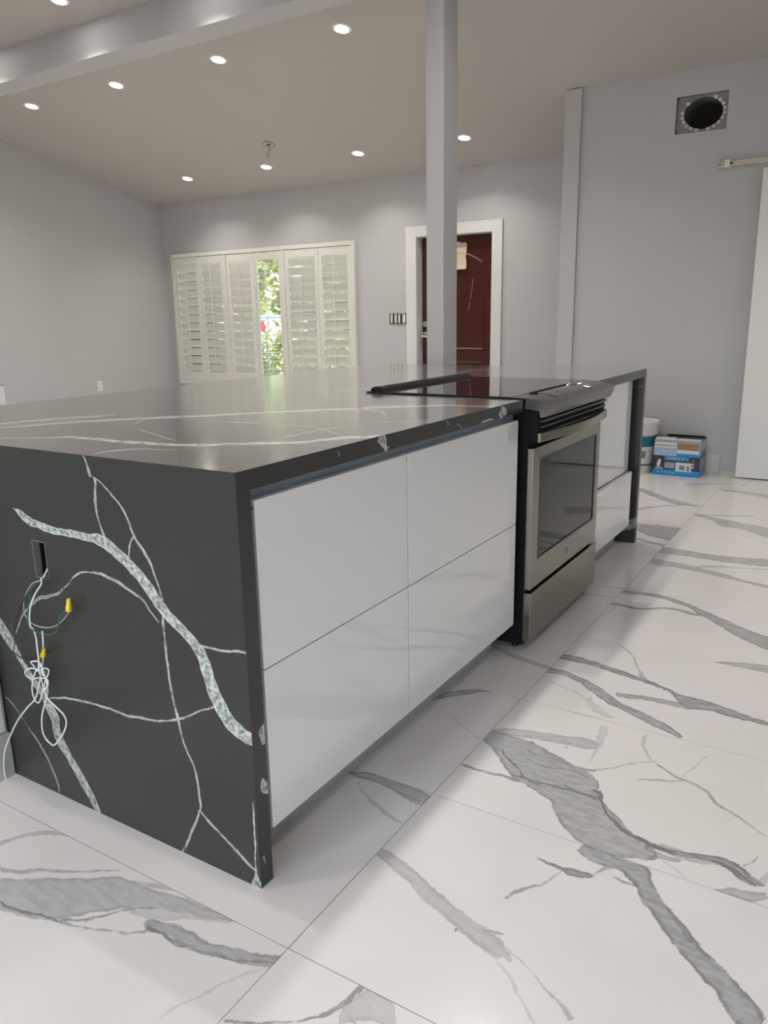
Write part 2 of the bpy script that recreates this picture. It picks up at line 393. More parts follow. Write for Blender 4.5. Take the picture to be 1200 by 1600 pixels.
def box(name, dims, mt, parent=None, bevel=0.0, seg=2):
    bm = bmesh.new()
    bx(bm, *dims)
    return new_obj(name, bm, mt, parent, bevel=bevel, seg=seg)

def prism(bm, poly, axis, a0, a1):
    """poly: 2D points in the two other axes (in xyz order), extruded along axis"""
    def P(p, a):
        q = list(p)
        q.insert(axis, a)
        return q
    n = len(poly)
    v0 = [bm.verts.new(P(p, a0)) for p in poly]
    v1 = [bm.verts.new(P(p, a1)) for p in poly]
    bm.faces.new(v0)
    bm.faces.new(v1)
    for i in range(n):
        bm.faces.new((v0[i], v0[(i + 1) % n], v1[(i + 1) % n], v1[i]))

def prism_obj(name, poly, axis, a0, a1, mt, parent=None, bevel=0.0, smooth=False, seg=2):
    bm = bmesh.new()
    prism(bm, poly, axis, a0, a1)
    return new_obj(name, bm, mt, parent, bevel=bevel, smooth=smooth, seg=seg)

def plate(bm, axis, a0, a1, us, vs, hole):
    """a slab normal to axis with a grid of cells; hole(i, j) leaves a cell open"""
    nu, nv = len(us) - 1, len(vs) - 1
    cache = {}
    def V(i, j, k):
        if (i, j, k) not in cache:
            q = [us[i], vs[j]]
            q.insert(axis, (a0, a1)[k])
            cache[(i, j, k)] = bm.verts.new(q)
        return cache[(i, j, k)]
    solid = lambda i, j: 0 <= i < nu and 0 <= j < nv and not hole(i, j)
    for i in range(nu):
        for j in range(nv):
            if not solid(i, j): continue
            for k in (0, 1):
                bm.faces.new((V(i, j, k), V(i + 1, j, k), V(i + 1, j + 1, k), V(i, j + 1, k)))
            if not solid(i - 1, j): bm.faces.new((V(i, j, 0), V(i, j + 1, 0), V(i, j + 1, 1), V(i, j, 1)))
            if not solid(i + 1, j): bm.faces.new((V(i + 1, j, 0), V(i + 1, j + 1, 0), V(i + 1, j + 1, 1), V(i + 1, j, 1)))
            if not solid(i, j - 1): bm.faces.new((V(i, j, 0), V(i + 1, j, 0), V(i + 1, j, 1), V(i, j, 1)))
            if not solid(i, j + 1): bm.faces.new((V(i, j + 1, 0), V(i + 1, j + 1, 0), V(i + 1, j + 1, 1), V(i, j + 1, 1)))

def cyl(bm, c, r, h, n=24, axis=2, r2=None, cap=True):
    """from c along +axis by h"""
    r2 = r if r2 is None else r2
    def P(a, rr, t):
        q = [math.cos(a) * rr, math.sin(a) * rr]
        q.insert(axis, t)
        return Vector(c) + Vector(q)
    v0 = [bm.verts.new(P(2 * math.pi * k / n, r, 0)) for k in range(n)]
    v1 = [bm.verts.new(P(2 * math.pi * k / n, r2, h)) for k in range(n)]
    for k in range(n):
        bm.faces.new((v0[k], v0[(k + 1) % n], v1[(k + 1) % n], v1[k]))
    if cap:
        bm.faces.new(v0)
        bm.faces.new(v1)

def lathe(bm, c, prof, n=32, axis=2, close=True):
    rings = []
    for r, t in prof:
        ring = []
        for k in range(n):
            a = 2 * math.pi * k / n
            q = [math.cos(a) * r, math.sin(a) * r]
            q.insert(axis, t)
            ring.append(bm.verts.new(Vector(c) + Vector(q)))
        rings.append(ring)
    for a, b in zip(rings, rings[1:]):
        for k in range(n):
            bm.faces.new((a[k], a[(k + 1) % n], b[(k + 1) % n], b[k]))
    if close:
        bm.faces.new(rings[0])
        bm.faces.new(rings[-1])

def catmull(pts, sub=5):
    P = [Vector(p) for p in pts]
    P = [P[0]] + P + [P[-1]]
    out = []
    for i in range(1, len(P) - 2):
        for k in range(sub):
            t = k / sub
            a, b, c, d = P[i - 1], P[i], P[i + 1], P[i + 2]
            out.append(0.5 * ((2 * b) + (c - a) * t + (2 * a - 5 * b + 4 * c - d) * t * t + (3 * b - a - 3 * c + d) * t ** 3))
    out.append(P[-2])
    return out

def tube(bm, pts, r, n=8, sub=5):
    path = catmull(pts, sub) if sub > 1 else [Vector(p) for p in pts]
    rings, up = [], Vector((0.13, 0.95, 0.27)).normalized()
    for i, p in enumerate(path):
        d = path[min(i + 1, len(path) - 1)] - path[max(i - 1, 0)]
        d = d.normalized() if d.length > 1e-9 else Vector((0, 0, 1))
        a = d.cross(up)
        a = a.normalized() if a.length > 1e-6 else d.orthogonal().normalized()
        b = d.cross(a)
        rings.append([bm.verts.new(p + (a * math.cos(2 * math.pi * k / n) + b * math.sin(2 * math.pi * k / n)) * r) for k in range(n)])
    for a, b in zip(rings, rings[1:]):
        for k in range(n):
            bm.faces.new((a[k], a[(k + 1) % n], b[(k + 1) % n], b[k]))
    bm.faces.new(rings[0])
    bm.faces.new(rings[-1])

def tag(o, label, cat, group=None):
    o['label'] = label
    o['category'] = cat
    if group: o['group'] = group
    return o

def struct(o, label=None, cat=None):
    o['kind'] = 'structure'
    if label: o['label'] = label
    if cat: o['category'] = cat
    return o

def thing(name, loc, label, cat, group=None):
    o = bpy.data.objects.new(name, None)
    o.empty_display_size = 0.1
    COL.objects.link(o)
    o.location = loc
    bpy.context.view_layer.update()
    return tag(o, label, cat, group)

def adopt(parent, *objs):
    """parent a mesh that was built in world coordinates to an Empty standing at its base"""
    for o in objs:
        o.parent = parent
        o.matrix_parent_inverse = Matrix.Translation(-Vector(parent.location))

def text_obj(name, body, size, loc, rot, mt, parent=None, ext=0.0006):
    cu = bpy.data.curves.new(name + '_text', 'FONT')
    cu.body = body
    cu.size = size
    cu.extrude = ext
    cu.align_x = 'CENTER'
    cu.align_y = 'CENTER'
    tmp = bpy.data.objects.new('tmp', cu)
    COL.objects.link(tmp)
    bpy.context.view_layer.update()
    me = bpy.data.meshes.new_from_object(tmp.evaluated_get(bpy.context.evaluated_depsgraph_get()))
    bpy.data.objects.remove(tmp)
    M = Matrix.Translation(Vector(loc)) @ rot.to_4x4()
    me.transform(M)
    me.materials.clear()
    me.materials.append(mt)
    o = bpy.data.objects.new(name, me)
    COL.objects.link(o)
    if parent is not None: adopt(parent, o)
    return o

# ------------------------------------------------------------------ palette
M = {}
M['wall'] = mat('wall_paint', (0.50, 0.495, 0.50), 0.62, noise=0.03, nscale=2.0, bump=0.12, bscale=180)
M['ceiling'] = mat('ceiling_paint', (0.465, 0.44, 0.415), 0.8, noise=0.02, nscale=1.5, bump=0.25, bscale=90)
M['trim'] = mat('white_trim_paint', (0.70, 0.70, 0.69), 0.35, noise=0.02)
M['white_door'] = mat('white_door_paint', (0.76, 0.75, 0.72), 0.4, noise=0.02, nscale=3)
M['shutter'] = mat('shutter_paint', (0.72, 0.71, 0.655), 0.4, noise=0.02)
M['gloss'] = mat('gloss_white_lacquer', (0.78, 0.787, 0.785), 0.06, noise=0.01, coat=0.8)
M['carcass'] = mat('grey_board', (0.32, 0.33, 0.33), 0.5, noise=0.05)
M['kick'] = mat('toe_kick_grey', (0.42, 0.42, 0.41), 0.4, noise=0.05)
M['alu'] = mat('channel_aluminium', (0.20, 0.24, 0.28), 0.35, metal=0.3, noise=0.15, nscale=12)
M['steel'] = mat('brushed_steel', (0.275, 0.26, 0.215), 0.25, metal=1.0, noise=0.06, nscale=20, bump=0.05, bscale=200)
M['steel_dark'] = mat('dark_steel', (0.15, 0.148, 0.14), 0.22, metal=1.0, noise=0.06, nscale=20)
M['chrome'] = mat('chrome', (0.8, 0.8, 0.8), 0.08, metal=1.0)
M['black'] = mat('black_enamel', (0.008, 0.008, 0.009), 0.28, noise=0.1)
M['black_side'] = mat('black_side', (0.005, 0.005, 0.005), 0.6, noise=0.1, spec=0.2)
M['black_matte'] = mat('black_matte', (0.006, 0.006, 0.006), 0.6, noise=0.1)
M['black_glass'] = mat('black_glass', (0.012, 0.013, 0.014), 0.03, noise=0.1, spec=0.85)
M['oven_glass'] = mat('oven_glass', (0.012, 0.015, 0.014), 0.02, noise=0.1, spec=0.28)
M['plastic_white'] = mat('white_plastic', (0.78, 0.78, 0.74), 0.35, noise=0.02)
M['almond'] = mat('almond_plastic', (0.72, 0.70, 0.60), 0.4, noise=0.02)
M['grout'] = mat('grout', (0.42, 0.40, 0.37), 0.9, noise=0.15, nscale=30)
M['mahogany'] = mat('mahogany_door', (0.060, 0.013, 0.009), 0.22, noise=0.35, nscale=9)
M['scuff_glint'] = mat('scuff_and_highlight', (0.30, 0.20, 0.16), 0.6, noise=0.2)
M['paper'] = mat('manila_paper', (0.62, 0.52, 0.38), 0.8, noise=0.06, nscale=20)
M['galv'] = mat('galvanised_sheet', (0.28, 0.28, 0.26), 0.5, metal=0.7, noise=0.35, nscale=14)
M['galv_light'] = mat('cut_sheet_tab', (0.62, 0.61, 0.57), 0.5, metal=0.2, noise=0.3, nscale=30)
M['duct'] = mat('duct_dark', (0.16, 0.16, 0.14), 0.6, noise=0.5, nscale=40, bump=0.6, bscale=50)
M['rail'] = mat('rail_metal', (0.50, 0.44, 0.37), 0.4, metal=0.55, noise=0.08, nscale=25)
M['rail_light'] = mat('rail_stop', (0.75, 0.72, 0.66), 0.4, metal=0.3, noise=0.05)
M['wire_w'] = mat('white_cable', (0.74, 0.75, 0.70), 0.45, noise=0.03)
M['wire_k'] = mat('black_wire', (0.006, 0.006, 0.006), 0.35)
M['wire_g'] = mat('green_wire', (0.015, 0.16, 0.08), 0.4)
M['wire_n'] = mat('grey_wire', (0.45, 0.40, 0.36), 0.4)
M['nut'] = mat('yellow_wire_nut', (0.72, 0.56, 0.02), 0.35, noise=0.05)
M['box_metal'] = mat('socket_box', (0.16, 0.16, 0.15), 0.5, metal=0.4, noise=0.3, nscale=60)
M['pail'] = mat('pail_plastic', (0.74, 0.74, 0.71), 0.35, noise=0.02)
M['teal'] = mat('teal_label', (0.01, 0.17, 0.22), 0.4, noise=0.05)
M['label'] = mat('label_white', (0.66, 0.68, 0.70), 0.4, noise=0.03)
M['ink'] = mat('dark_ink', (0.045, 0.035, 0.055), 0.45, noise=0.15)
M['ink_grey'] = mat('grey_ink', (0.22, 0.21, 0.23), 0.5, noise=0.1)
M['blue'] = mat('blue_print', (0.02, 0.27, 0.62), 0.4, noise=0.05)
M['blue_pale'] = mat('pale_blue_print', (0.35, 0.52, 0.75), 0.4, noise=0.05)
M['card'] = mat('brown_card', (0.33, 0.21, 0.12), 0.75, noise=0.1)
M['card_grey'] = mat('grey_card', (0.36, 0.34, 0.34), 0.6, noise=0.15)
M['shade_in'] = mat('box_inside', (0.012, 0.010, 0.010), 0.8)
M['lamp'] = emit_mat('lamp_glow', (1.0, 0.97, 0.90), 60.0)
M['pale_ground'] = mat('bounce_ground', (0.42, 0.40, 0.26), 0.9, noise=0.2, nscale=20)  # outdoor ground made pale to add glow between the louvres
M['leaf'] = leaf_mat('leaf', (0.17, 0.185, 0.10))
M['leaf_y'] = leaf_mat('sunlit_leaf', (0.36, 0.36, 0.18))  # sunshine on a share of the leaves put into a paler colour
M['bark'] = mat('bark', (0.12, 0.09, 0.06), 0.9, noise=0.3)
M['petal'] = mat('red_petal', (0.75, 0.03, 0.05), 0.5)
M['glass'] = glass_mat('window_glass')

STONE = (0.032, 0.0315, 0.0265)
V_LO, V_HI = (0.13, 0.15, 0.155), (0.62, 0.63, 0.58)
V_RIM = (0.58, 0.60, 0.56)
M['stone_panel'] = stone_mat('stone_panel', VP['panel'], (0, 2), STONE, V_LO, V_HI, 0.016, 0.0008, 0.33, 0.06, 85, 0.30, v_rim=V_RIM, rim=0.0022, wamp=0.0026, wscale=0.86)
M['stone_top_lit'] = stone_mat('stone_top_lit', VP['top'], (0, 1), (0.135, 0.129, 0.121), (.85, .85, .82), (.9, .9, .87), 0.010, 0.0010, 0.18, 0.06, 60, 0.14, wamp=0.0010, wscale=0.9, ior=2.0)  # same stone, its grazing sheen put into a paler base colour
_b = M['stone_top_lit'].node_tree.nodes['Principled BSDF']
_b.inputs['Coat Weight'].default_value = 1.0
_b.inputs['Coat Roughness'].default_value = 0.13
_b.inputs['Coat IOR'].default_value = 1.72
M['stone_edge'] = stone_mat('stone_edge', VP['edge'], (1, 2), (0.036, 0.036, 0.034), V_LO, V_HI, 0.012, 0.0008, 0.30, 0.05, 90, 0.0, v_rim=V_RIM, rim=0.002, wamp=0.003)
FAR = [(0.9, [(-0.42, 0.0, 0.012), (-0.22, 0.03, 0.02), (0.05, 0.145, 0.022)]), (0.5, [(-0.3, 0.80, 0.001), (0.0, 0.83, 0.0012)])]
M['stone_far'] = stone_mat('stone_far', FAR, (0, 2), (0.03, 0.03, 0.028), V_LO, (0.40, 0.40, 0.38), 0.02, 0.0012, 0.35, 0.05, 90, 0.0)

# ------------------------------------------------------------------ room shell
ZC, SL = 3.883, 0.1990          # the ceiling falls towards the back wall
XL, XR = -6.92, 2.9
YF, YB, YR = -3.9, 6.361, 5.235
XE = -1.245                     # free end of the right hand wall
CE = lambda y: ZC - SL * y

bm = bmesh.new()
prism(bm, [(YF - .2, CE(YF - .2)), (YB + .2, CE(YB + .2)), (YB + .2, CE(YB + .2) + .15), (YF - .2, CE(YF - .2) + .15)], 0, XL - .2, XR + .2)
struct(new_obj('ceiling', bm, M['ceiling']))

def wall_top(bm, y0, y1, x0, x1):
    prism(bm, [(y0, 0), (y1, 0), (y1, CE(y1)), (y0, CE(y0))], 0, x0, x1)
bm = bmesh.new(); wall_top(bm, YF, YB + .15, XL - .15, XL)
wall_left = struct(new_obj('wall_left', bm, M['wall']))
bm = bmesh.new(); wall_top(bm, YF, YR + .12, XR, XR + .15)
struct(new_obj('wall_right', bm, M['wall']))

# back wall with the window and the door opening
WX0, WX1, WZ0, WZ1 = -6.725, -4.010, 0.445, 1.962
DX0, DX1, DZ = -3.225, -2.335, 2.010
bm = bmesh.new()
zt = CE(YB) + 0.02
plate(bm, 1, YB, YB + 0.15, [XL - .15, WX0, WX1, DX0, DX1, XR], [0, WZ0, WZ1, DZ, zt],
      lambda i, j: (i == 1 and j == 1) or (i == 3 and j < 3))
struct(new_obj('wall_back', bm, M['wall']))

# right hand wall, parallel to the back wall, with the cut for the duct
bm = bmesh.new()
plate(bm, 1, YR, YR + 0.13, [XE, -0.432, -0.086, XR], [0, 2.432, 2.678, CE(YR) + .01], lambda i, j: i == 1 and j == 1)
wall_side = struct(new_obj('wall_kitchen', bm, M['wall']))
bm = bmesh.new(); wall_top(bm, YR + .13, YB, XR - .02, XR + .13)
struct(new_obj('wall_hall', bm, M['wall']))
prism_obj_ = prism_obj('trim_1', [(XE - .004, YR - .028), (-1.119, YR - .028), (-1.119, YR + .001), (XE - .004, YR + .001)], 2, 0, CE(YR) - .001, M['wall'], bevel=.004)
struct(prism_obj_)

# rear wall behind the camera, with its glazed door opening
bm = bmesh.new()
plate(bm, 1, YF - .15, YF, [XL - .15, -1.2, 2.4, XR + .15], [0, .06, 2.25, CE(YF)], lambda i, j: i == 1 and j == 1)
struct(new_obj('wall_rear', bm, M['wall']))
d2 = struct(box('door_2', (-1.2, 2.4, YF - .10, YF - .04, .06, .11), M['trim']))
for x0 in (-1.2, -0.03, 1.14, 2.34):
    box('door_stile', (x0, x0 + .06, YF - .10, YF - .04, .11, 2.2), M['trim'], d2)
box('door_rail', (-1.2, 2.4, YF - .10, YF - .04, 2.2, 2.25), M['trim'], d2)

# ceiling beam and its post
bm = bmesh.new()
YB0, YB1, ZB = 3.110, 3.335, 3.034
prism(bm, [(YB0, ZB), (YB1, ZB), (YB1, CE(YB1) + .01), (YB0, CE(YB0) + .01)], 0, XL, XR)
struct(new_obj('trim_2', bm, M['wall'], bevel=.003), 'grey painted ceiling beam running the width of the room')
o = box('support_post', (-1.302, -1.190, 3.112, 3.285, 0.008, ZB), M['wall'], bevel=.004)
tag(o, 'square grey painted post rising behind the island to the beam', 'post')

# floor: grout bed and the marble tiles, each a piece of its own
floor = struct(box('floor', (XL - .1, XR + .1, YF - .1, YB + .14, -.05, -.003), M['grout']))
MARBLE = (0.775, 0.74, 0.715)
G_LO, G_HI = (0.29, 0.295, 0.295), (0.42, 0.425, 0.42)
G_RIM = (0.215, 0.218, 0.22)
def marble(name, veins, generic=False, seed=0.0, dark=None):
    return stone_mat(name, veins, (0, 1), MARBLE, G_LO, G_HI, 0.030, 0.0035, 0.17, 0.035, 20, 0.0, bump=0.02, generic=generic, seed=seed, v_rim=G_RIM, rim=0.005, wamp=0.006, dust=0.8, streak=(1.0, 3.0, 1.0), dark=dark)
gen_mats = [marble('marble_generic', [], True, 1.0 + 2.37 * k) for k in range(5)]
TW, TL, TY0, TX0 = 1.2, 0.5955, -0.1, 0.153
def vy(vs): return min(p[1] for p in vs[1]), max(p[1] for p in vs[1])
def tile_veins(side, row):
    y0, y1 = TY0 + TL * row, TY0 + TL * (row + 1)
    if row == -1: return VP.get(side + 'm', [])
    if row < 3: return VP.get('%s%d' % (side, row), [])
    out = []
    for k, vs in VP.items():
        if k[0] == side and k[1:].isdigit() and int(k[1:]) >= 3:
            for v in vs:
                a, b = vy(v)
                if b > y0 - .02 and a < y1 + .02: out.append(v)
    return out
nrow0 = math.floor((YF - TY0) / TL); nrow1 = math.ceil((YB - TY0) / TL)
k = 0
for ci in range(-6, 3):
    for row in range(nrow0, nrow1):
        x0, x1 = TX0 + TW * ci, TX0 + TW * (ci + 1)
        y0, y1 = TY0 + TL * row, TY0 + TL * (row + 1)
        x0, x1, y0, y1 = max(x0, XL), min(x1, XR), max(y0, YF), min(y1, YB + .13)
        if x1 - x0 < .02 or y1 - y0 < .02: continue
        side = {0: 'R', -1: 'L'}.get(ci)
        vs = tile_veins(side, row) if side and -1 <= row <= 8 else []
        if vs: mt = marble('marble_tile', vs, dark=VP.get('%s%sd' % (side, 'm' if row < 0 else row)))
        elif side == 'L' and -1 <= row <= 8: mt = gen_mats[4]
        else: mt = gen_mats[(k * 7 + row) % 4]
        g = 0.0011
        bm = bmesh.new()
        bx(bm, x0 + g, x1 - g, y0 + g, y1 - g, -.010, random.uniform(-.0003, .0003))
        top = [f for f in bm.faces if f.calc_center_median().z > -.001]
        new_obj('floor_tile', bm, mt, floor)
        k += 1

# low wall that meets the near panel at the left of the frame
bm = bmesh.new(); bx(bm, -1.62, -0.886, -1.6, -0.003, 0, .885)
wn_ = struct(new_obj('wall_near', bm, M['wall']))
b_ = struct(box('baseboard_near', (-0.887, -0.876, -1.6, -0.003, 0, .128), mat('baseboard_tile', (0.46, 0.45, 0.43), 0.3, noise=0.06), bevel=.001))
bm = bmesh.new(); bx(bm, -0.884, -0.879, -1.6, -0.012, .135, .885); bx(bm, -0.8795, -0.8765, -1.6, -0.030, .150, .870)
tm = struct(new_obj('trim_3', bm, M['trim'], bevel=.001))
# baseboards in view and around the room
TB = mat('baseboard_tile_white', (0.62, 0.60, 0.56), 0.3, noise=0.04)
struct(box('baseboard_kitchen', (-1.119, .062, YR - .011, YR, 0, .142), TB, bevel=.001))
struct(box('trim_4', (.064, .32, YR - .006, YR, 0, .018), TB))
struct(box('baseboard_left', (XL, XL + .012, YF, YB, 0, .12), M['trim']))
struct(box('baseboard_back', (XL + .012, -3.335, YB - .012, YB, 0, .12), M['trim']))

# ------------------------------------------------------------------ recessed lamps
def lamp(x, y, label, group=None, spread=118):
    z = CE(y)
    tilt = Matrix.Rotation(-math.atan(SL), 3, 'X')
    t = thing('ceiling_light', (x, y, z), label, 'ceiling light', group)
    bm = bmesh.new()
    lathe(bm, (0, 0, 0), [(.050, -.001), (.050, -.004), (.066, -.0035), (.070, -.001), (.070, .0005)], 32, close=False)
    bm.transform(tilt.to_4x4())
    o = new_obj('trim_ring', bm, M['plastic_white'], t, smooth=True)
    bm = bmesh.new()
    cyl(bm, (0, 0, -.0035), .050, .002, 32)
    bm.transform(tilt.to_4x4())
    new_obj('lens', bm, M['lamp'], t)
    ld = bpy.data.lights.new('recessed_lamp', 'AREA')
    ld.shape = 'DISK'
    ld.size = .10
    ld.energy = LAMP_W
    ld.color = (1.0, 0.955, 0.90)
    ld.spread = R(spread)
    lo = bpy.data.objects.new('recessed_lamp', ld)
    COL.objects.link(lo)
    lo.parent = t
    lo.location = (0, -.001, -.0055)
    return t
G = 'recessed ceiling lights'
rows = [
 (-5.805, 3.867, 'round recessed ceiling light nearest the left wall, just behind the beam'),
 (-4.662, 3.867, 'round recessed ceiling light second from the left wall in the row behind the beam'),
 (-3.510, 3.867, 'round recessed ceiling light third from the left wall in the row behind the beam'),
 (-2.370, 3.867, 'round recessed ceiling light left of the post, nearest the top of the picture'),
 (-5.805, 5.756, 'round recessed ceiling light in the back row, farthest left, above the window edge'),
 (-4.662, 5.756, 'round recessed ceiling light in the back row below the open ceiling junction box'),
 (-3.510, 5.756, 'round recessed ceiling light in the back row between the window and the door'),
 (-2.370, 5.756, 'round recessed ceiling light above the door, showing beside the right edge of the post'),
 (-3.983, 2.850, 'round recessed ceiling light on the near side of the beam, cut by the picture edge'),
]
for x, y, lb in rows: lamp(x, y, lb, spread=98 if y < 3 else 118)
for y in (3.867,):
    for x in (-1.22, 1.6): lamp(x, y, 'unseen recessed ceiling light added to brighten the beam', G)
for x in (-5.13, -2.83): lamp(x, 2.85, 'unseen recessed ceiling light added to brighten the beam', G, 98)  # two unseen lamps added to even out the light on the beam
for y in (2.45, 1.65, 0.9, 0.1, -0.6, -2.2):  # island row packed with added unseen lamps to deepen its floor shadow
    for x in (-5.2, -3.0, -0.60, 2.1):
        if x != -.60 and y in (2.45, 1.65, .1) or (x == 2.1 and y > .5): continue 
        lamp(x, y, 'unseen recessed ceiling light added to brighten the beam', G)

# ------------------------------------------------------------------ window and shutters
w1 = struct(box('window_1', (WX0, WX1, YB + .075, YB + .11, WZ0, WZ0 + .035), M['trim']))
box('window_frame', (WX0, WX1, YB + .075, YB + .11, WZ1 - .035, WZ1), M['trim'], w1)
for x in (WX0, -5.56, WX1 - .035):
    box('window_frame', (x, x + .035, YB + .075, YB + .11, WZ0 + .035, WZ1 - .035), M['trim'], w1)
box('window_pane', (WX0 + .035, -5.56, YB + .09, YB + .094, WZ0 + .035, WZ1 - .035), M['glass'], w1)
box('window_pane', (-5.525, WX1 - .035, YB + .09, YB + .094, WZ0 + .035, WZ1 - .035), M['glass'], w1)

FX0, FX1, FZ0, FZ1 = -6.768, -3.966, 0.400, 2.006
sh = thing('plantation_shutters', ((FX0 + FX1) / 2, YB, FZ0), 'cream plantation shutters of six louvred panels on the window, one panel open', 'shutters')
SM = M['shutter']
yf0, yf1 = YB - .045, YB - .0005
fr = []
for d in ((FX0, FX0 + .045, yf0, yf1, FZ0, FZ1), (FX1 - .045, FX1, yf0, yf1, FZ0, FZ1), (FX0 + .045, FX1 - .045, yf0, yf1, FZ1 - .045, FZ1), (FX0 + .045, FX1 - .045, yf0, yf1, FZ0, FZ0 + .045)):
    fr.append(box('frame', d, SM, bevel=.004))
for x in (-5.856, -4.957):
    fr.append(box('mullion', (x - .018, x + .018, yf0, yf1, FZ0 + .045, FZ1 - .045), SM, bevel=.003))
adopt(sh, *fr)
panels = [(-6.720, -6.302, 24), (-6.298, -5.878, 22), (-5.834, -5.412, 17), (-5.408, -4.979, 88), (-4.935, -4.462, 24), (-4.458, -4.014, 27)]
yc = YB - .022
ldata = {}
for pi, (x0, x1, ang) in enumerate(panels):
    z0, z1 = FZ0 + .048, FZ1 - .048
    bm = bmesh.new()
    st_, rl = .05, .085
    bx(bm, x0, x0 + st_, yc - .014, yc + .014, z0, z1)
    bx(bm, x1 - st_, x1, yc - .014, yc + .014, z0, z1)
    bx(bm, x0 + st_, x1 - st_, yc - .014, yc + .014, z1 - rl, z1)
    bx(bm, x0 + st_, x1 - st_, yc - .014, yc + .014, z0, z0 + rl + .02)
    p = new_obj('shutter_panel', bm, SM, bevel=.002)
    adopt(sh, p)
    za, zb = z0 + rl + .02, z1 - rl
    n = 13
    pitch = (zb - za) / n
    lw, th = .102, .009
    L = x1 - x0 - 2 * st_ - .006
    prof = [(lw / 2 * c, th / 2 * s) for c, s in [(math.cos(2 * math.pi * q / 12), math.sin(2 * math.pi * q / 12)) for q in range(12)]]
    for k in range(n):
        a = -R(90 - ang - random.uniform(-1.2, 1.2))
        # louvre blade: long in x, tilted so that its upper edge leans into the room
        poly = []
        for c, s in prof:
            yy = c * math.cos(a) - s * math.sin(a)
            zz = c * math.sin(a) + s * math.cos(a)
            poly.append((yc + yy, za + pitch * (k + .5) + zz))
        bm = bmesh.new()
        prism(bm, poly, 0, x0 + st_ + .003, x1 - st_ - .003)
        o = new_obj('louver', bm, SM, smooth=True)
        o.parent = p
    xm = (x0 + x1) / 2
    yr = yc - .5 * lw * math.sin(R(ang)) - .012
    if ang > 60: yr = yc - .5 * lw - .006
    o = box('tilt_rod', (xm - .005, xm + .005, yr - .005, yr + .005, za + .04, zb - .03), SM, p, bevel=.002)
    if pi in (0, 5):
        xk = x0 + .012 if pi == 0 else x1 - .012
        for zh in (z0 + .16, z1 - .16):
            box('hinge', (xk - .012, xk + .012, yc - .019, yc - .0145, zh - .035, zh + .035), M['almond'], p)

# ------------------------------------------------------------------ front door
d1 = struct(box('door_1', (-3.330, -3.205, YB - .022, YB - .0005, 0, 2.098), M['trim'], bevel=.003))
box('door_casing', (-2.352, -2.240, YB - .022, YB - .0005, 0, 2.098), M['trim'], d1, bevel=.003)
box('door_casing', (-3.205, -2.352, YB - .022, YB - .0005, 1.990, 2.098), M['trim'], d1, bevel=.003)
for d in ((-3.225, -3.200, YB, YB + .15, 0, 1.990), (-2.357, -2.335, YB, YB + .15, 0, 1.990), (-3.225, -2.335, YB, YB + .15, 1.988, 2.010)):
    box('door_jamb', d, M['trim'], d1)
leaf = box('door_leaf', (-3.198, -2.359, YB + .095, YB + .138, .008, 1.986), M['mahogany'], d1)
yl = YB + .095
def arch(x0, x1, z, rise, n=14):
    return [(x0 + (x1 - x0) * k / n, yl, z + rise * math.sin(math.pi * k / n)) for k in range(n + 1)]
for xa, xb, z0, z1, rise in ((-3.07, -2.49, .86, 1.70, .12), (-3.07, -2.49, .16, .72, 0.0)):
    bm = bmesh.new()
    tube(bm, arch(xa, xb, z1, rise), .013, 6, 1)
    bx(bm, xa - .01, xa + .01, yl - .008, yl + .002, z0, z1)
    bx(bm, xb - .01, xb + .01, yl - .008, yl + .002, z0, z1)
    bx(bm, xa, xb, yl - .008, yl + .002, z0 - .01, z0 + .01)
    for q in (1, 2):
        xq = xa + (xb - xa) * q / 3
        bx(bm, xq - .003, xq + .003, yl - .003, yl + .002, z0, z1 + rise * .8)
    new_obj('panel_moulding', bm, M['mahogany'], leaf, smooth=True)
bm = bmesh.new()
tube(bm, [(-2.52 - .30 * 1.0, yl - .0115, 1.806), (-2.70, yl - .0115, 1.812), (-2.60, yl - .0115, 1.778), (-2.50, yl - .0115, 1.722)], .0055, 6, 3)  # arch highlight put in as a pale strip along the moulding
tube(bm, [(-2.80, yl - .008, .862), (-2.65, yl - .008, .864), (-2.49, yl - .008, .862)], .006, 6, 2)
tube(bm, [(-2.605, yl - .001, 1.56), (-2.615, yl - .001, 1.46), (-2.635, yl - .001, 1.36)], .0035, 5, 2)
tube(bm, [(-2.638, yl - .001, 1.33), (-2.65, yl - .001, 1.25)], .004, 5, 2)
o = new_obj('scuff_glint_mark', bm, M['scuff_glint'], leaf); o['label'] = 'pale scratches, a pale lower edge and a painted arch highlight on the dark door'
bm = bmesh.new()
lathe(bm, (-3.160, yl, 1.005), [(.030, 0), (.030, -.008), (.014, -.012), (.012, -.035), (.026, -.045), (.030, -.060), (.022, -.072), (.004, -.075)], 24, axis=1)
new_obj('door_knob', bm, M['chrome'], leaf, smooth=True)
bm = bmesh.new()
lathe(bm, (-3.158, yl, 1.115), [(.029, 0), (.029, -.010), (.020, -.018), (.004, -.019)], 24, axis=1)
new_obj('deadbolt', bm, M['chrome'], leaf, smooth=True)
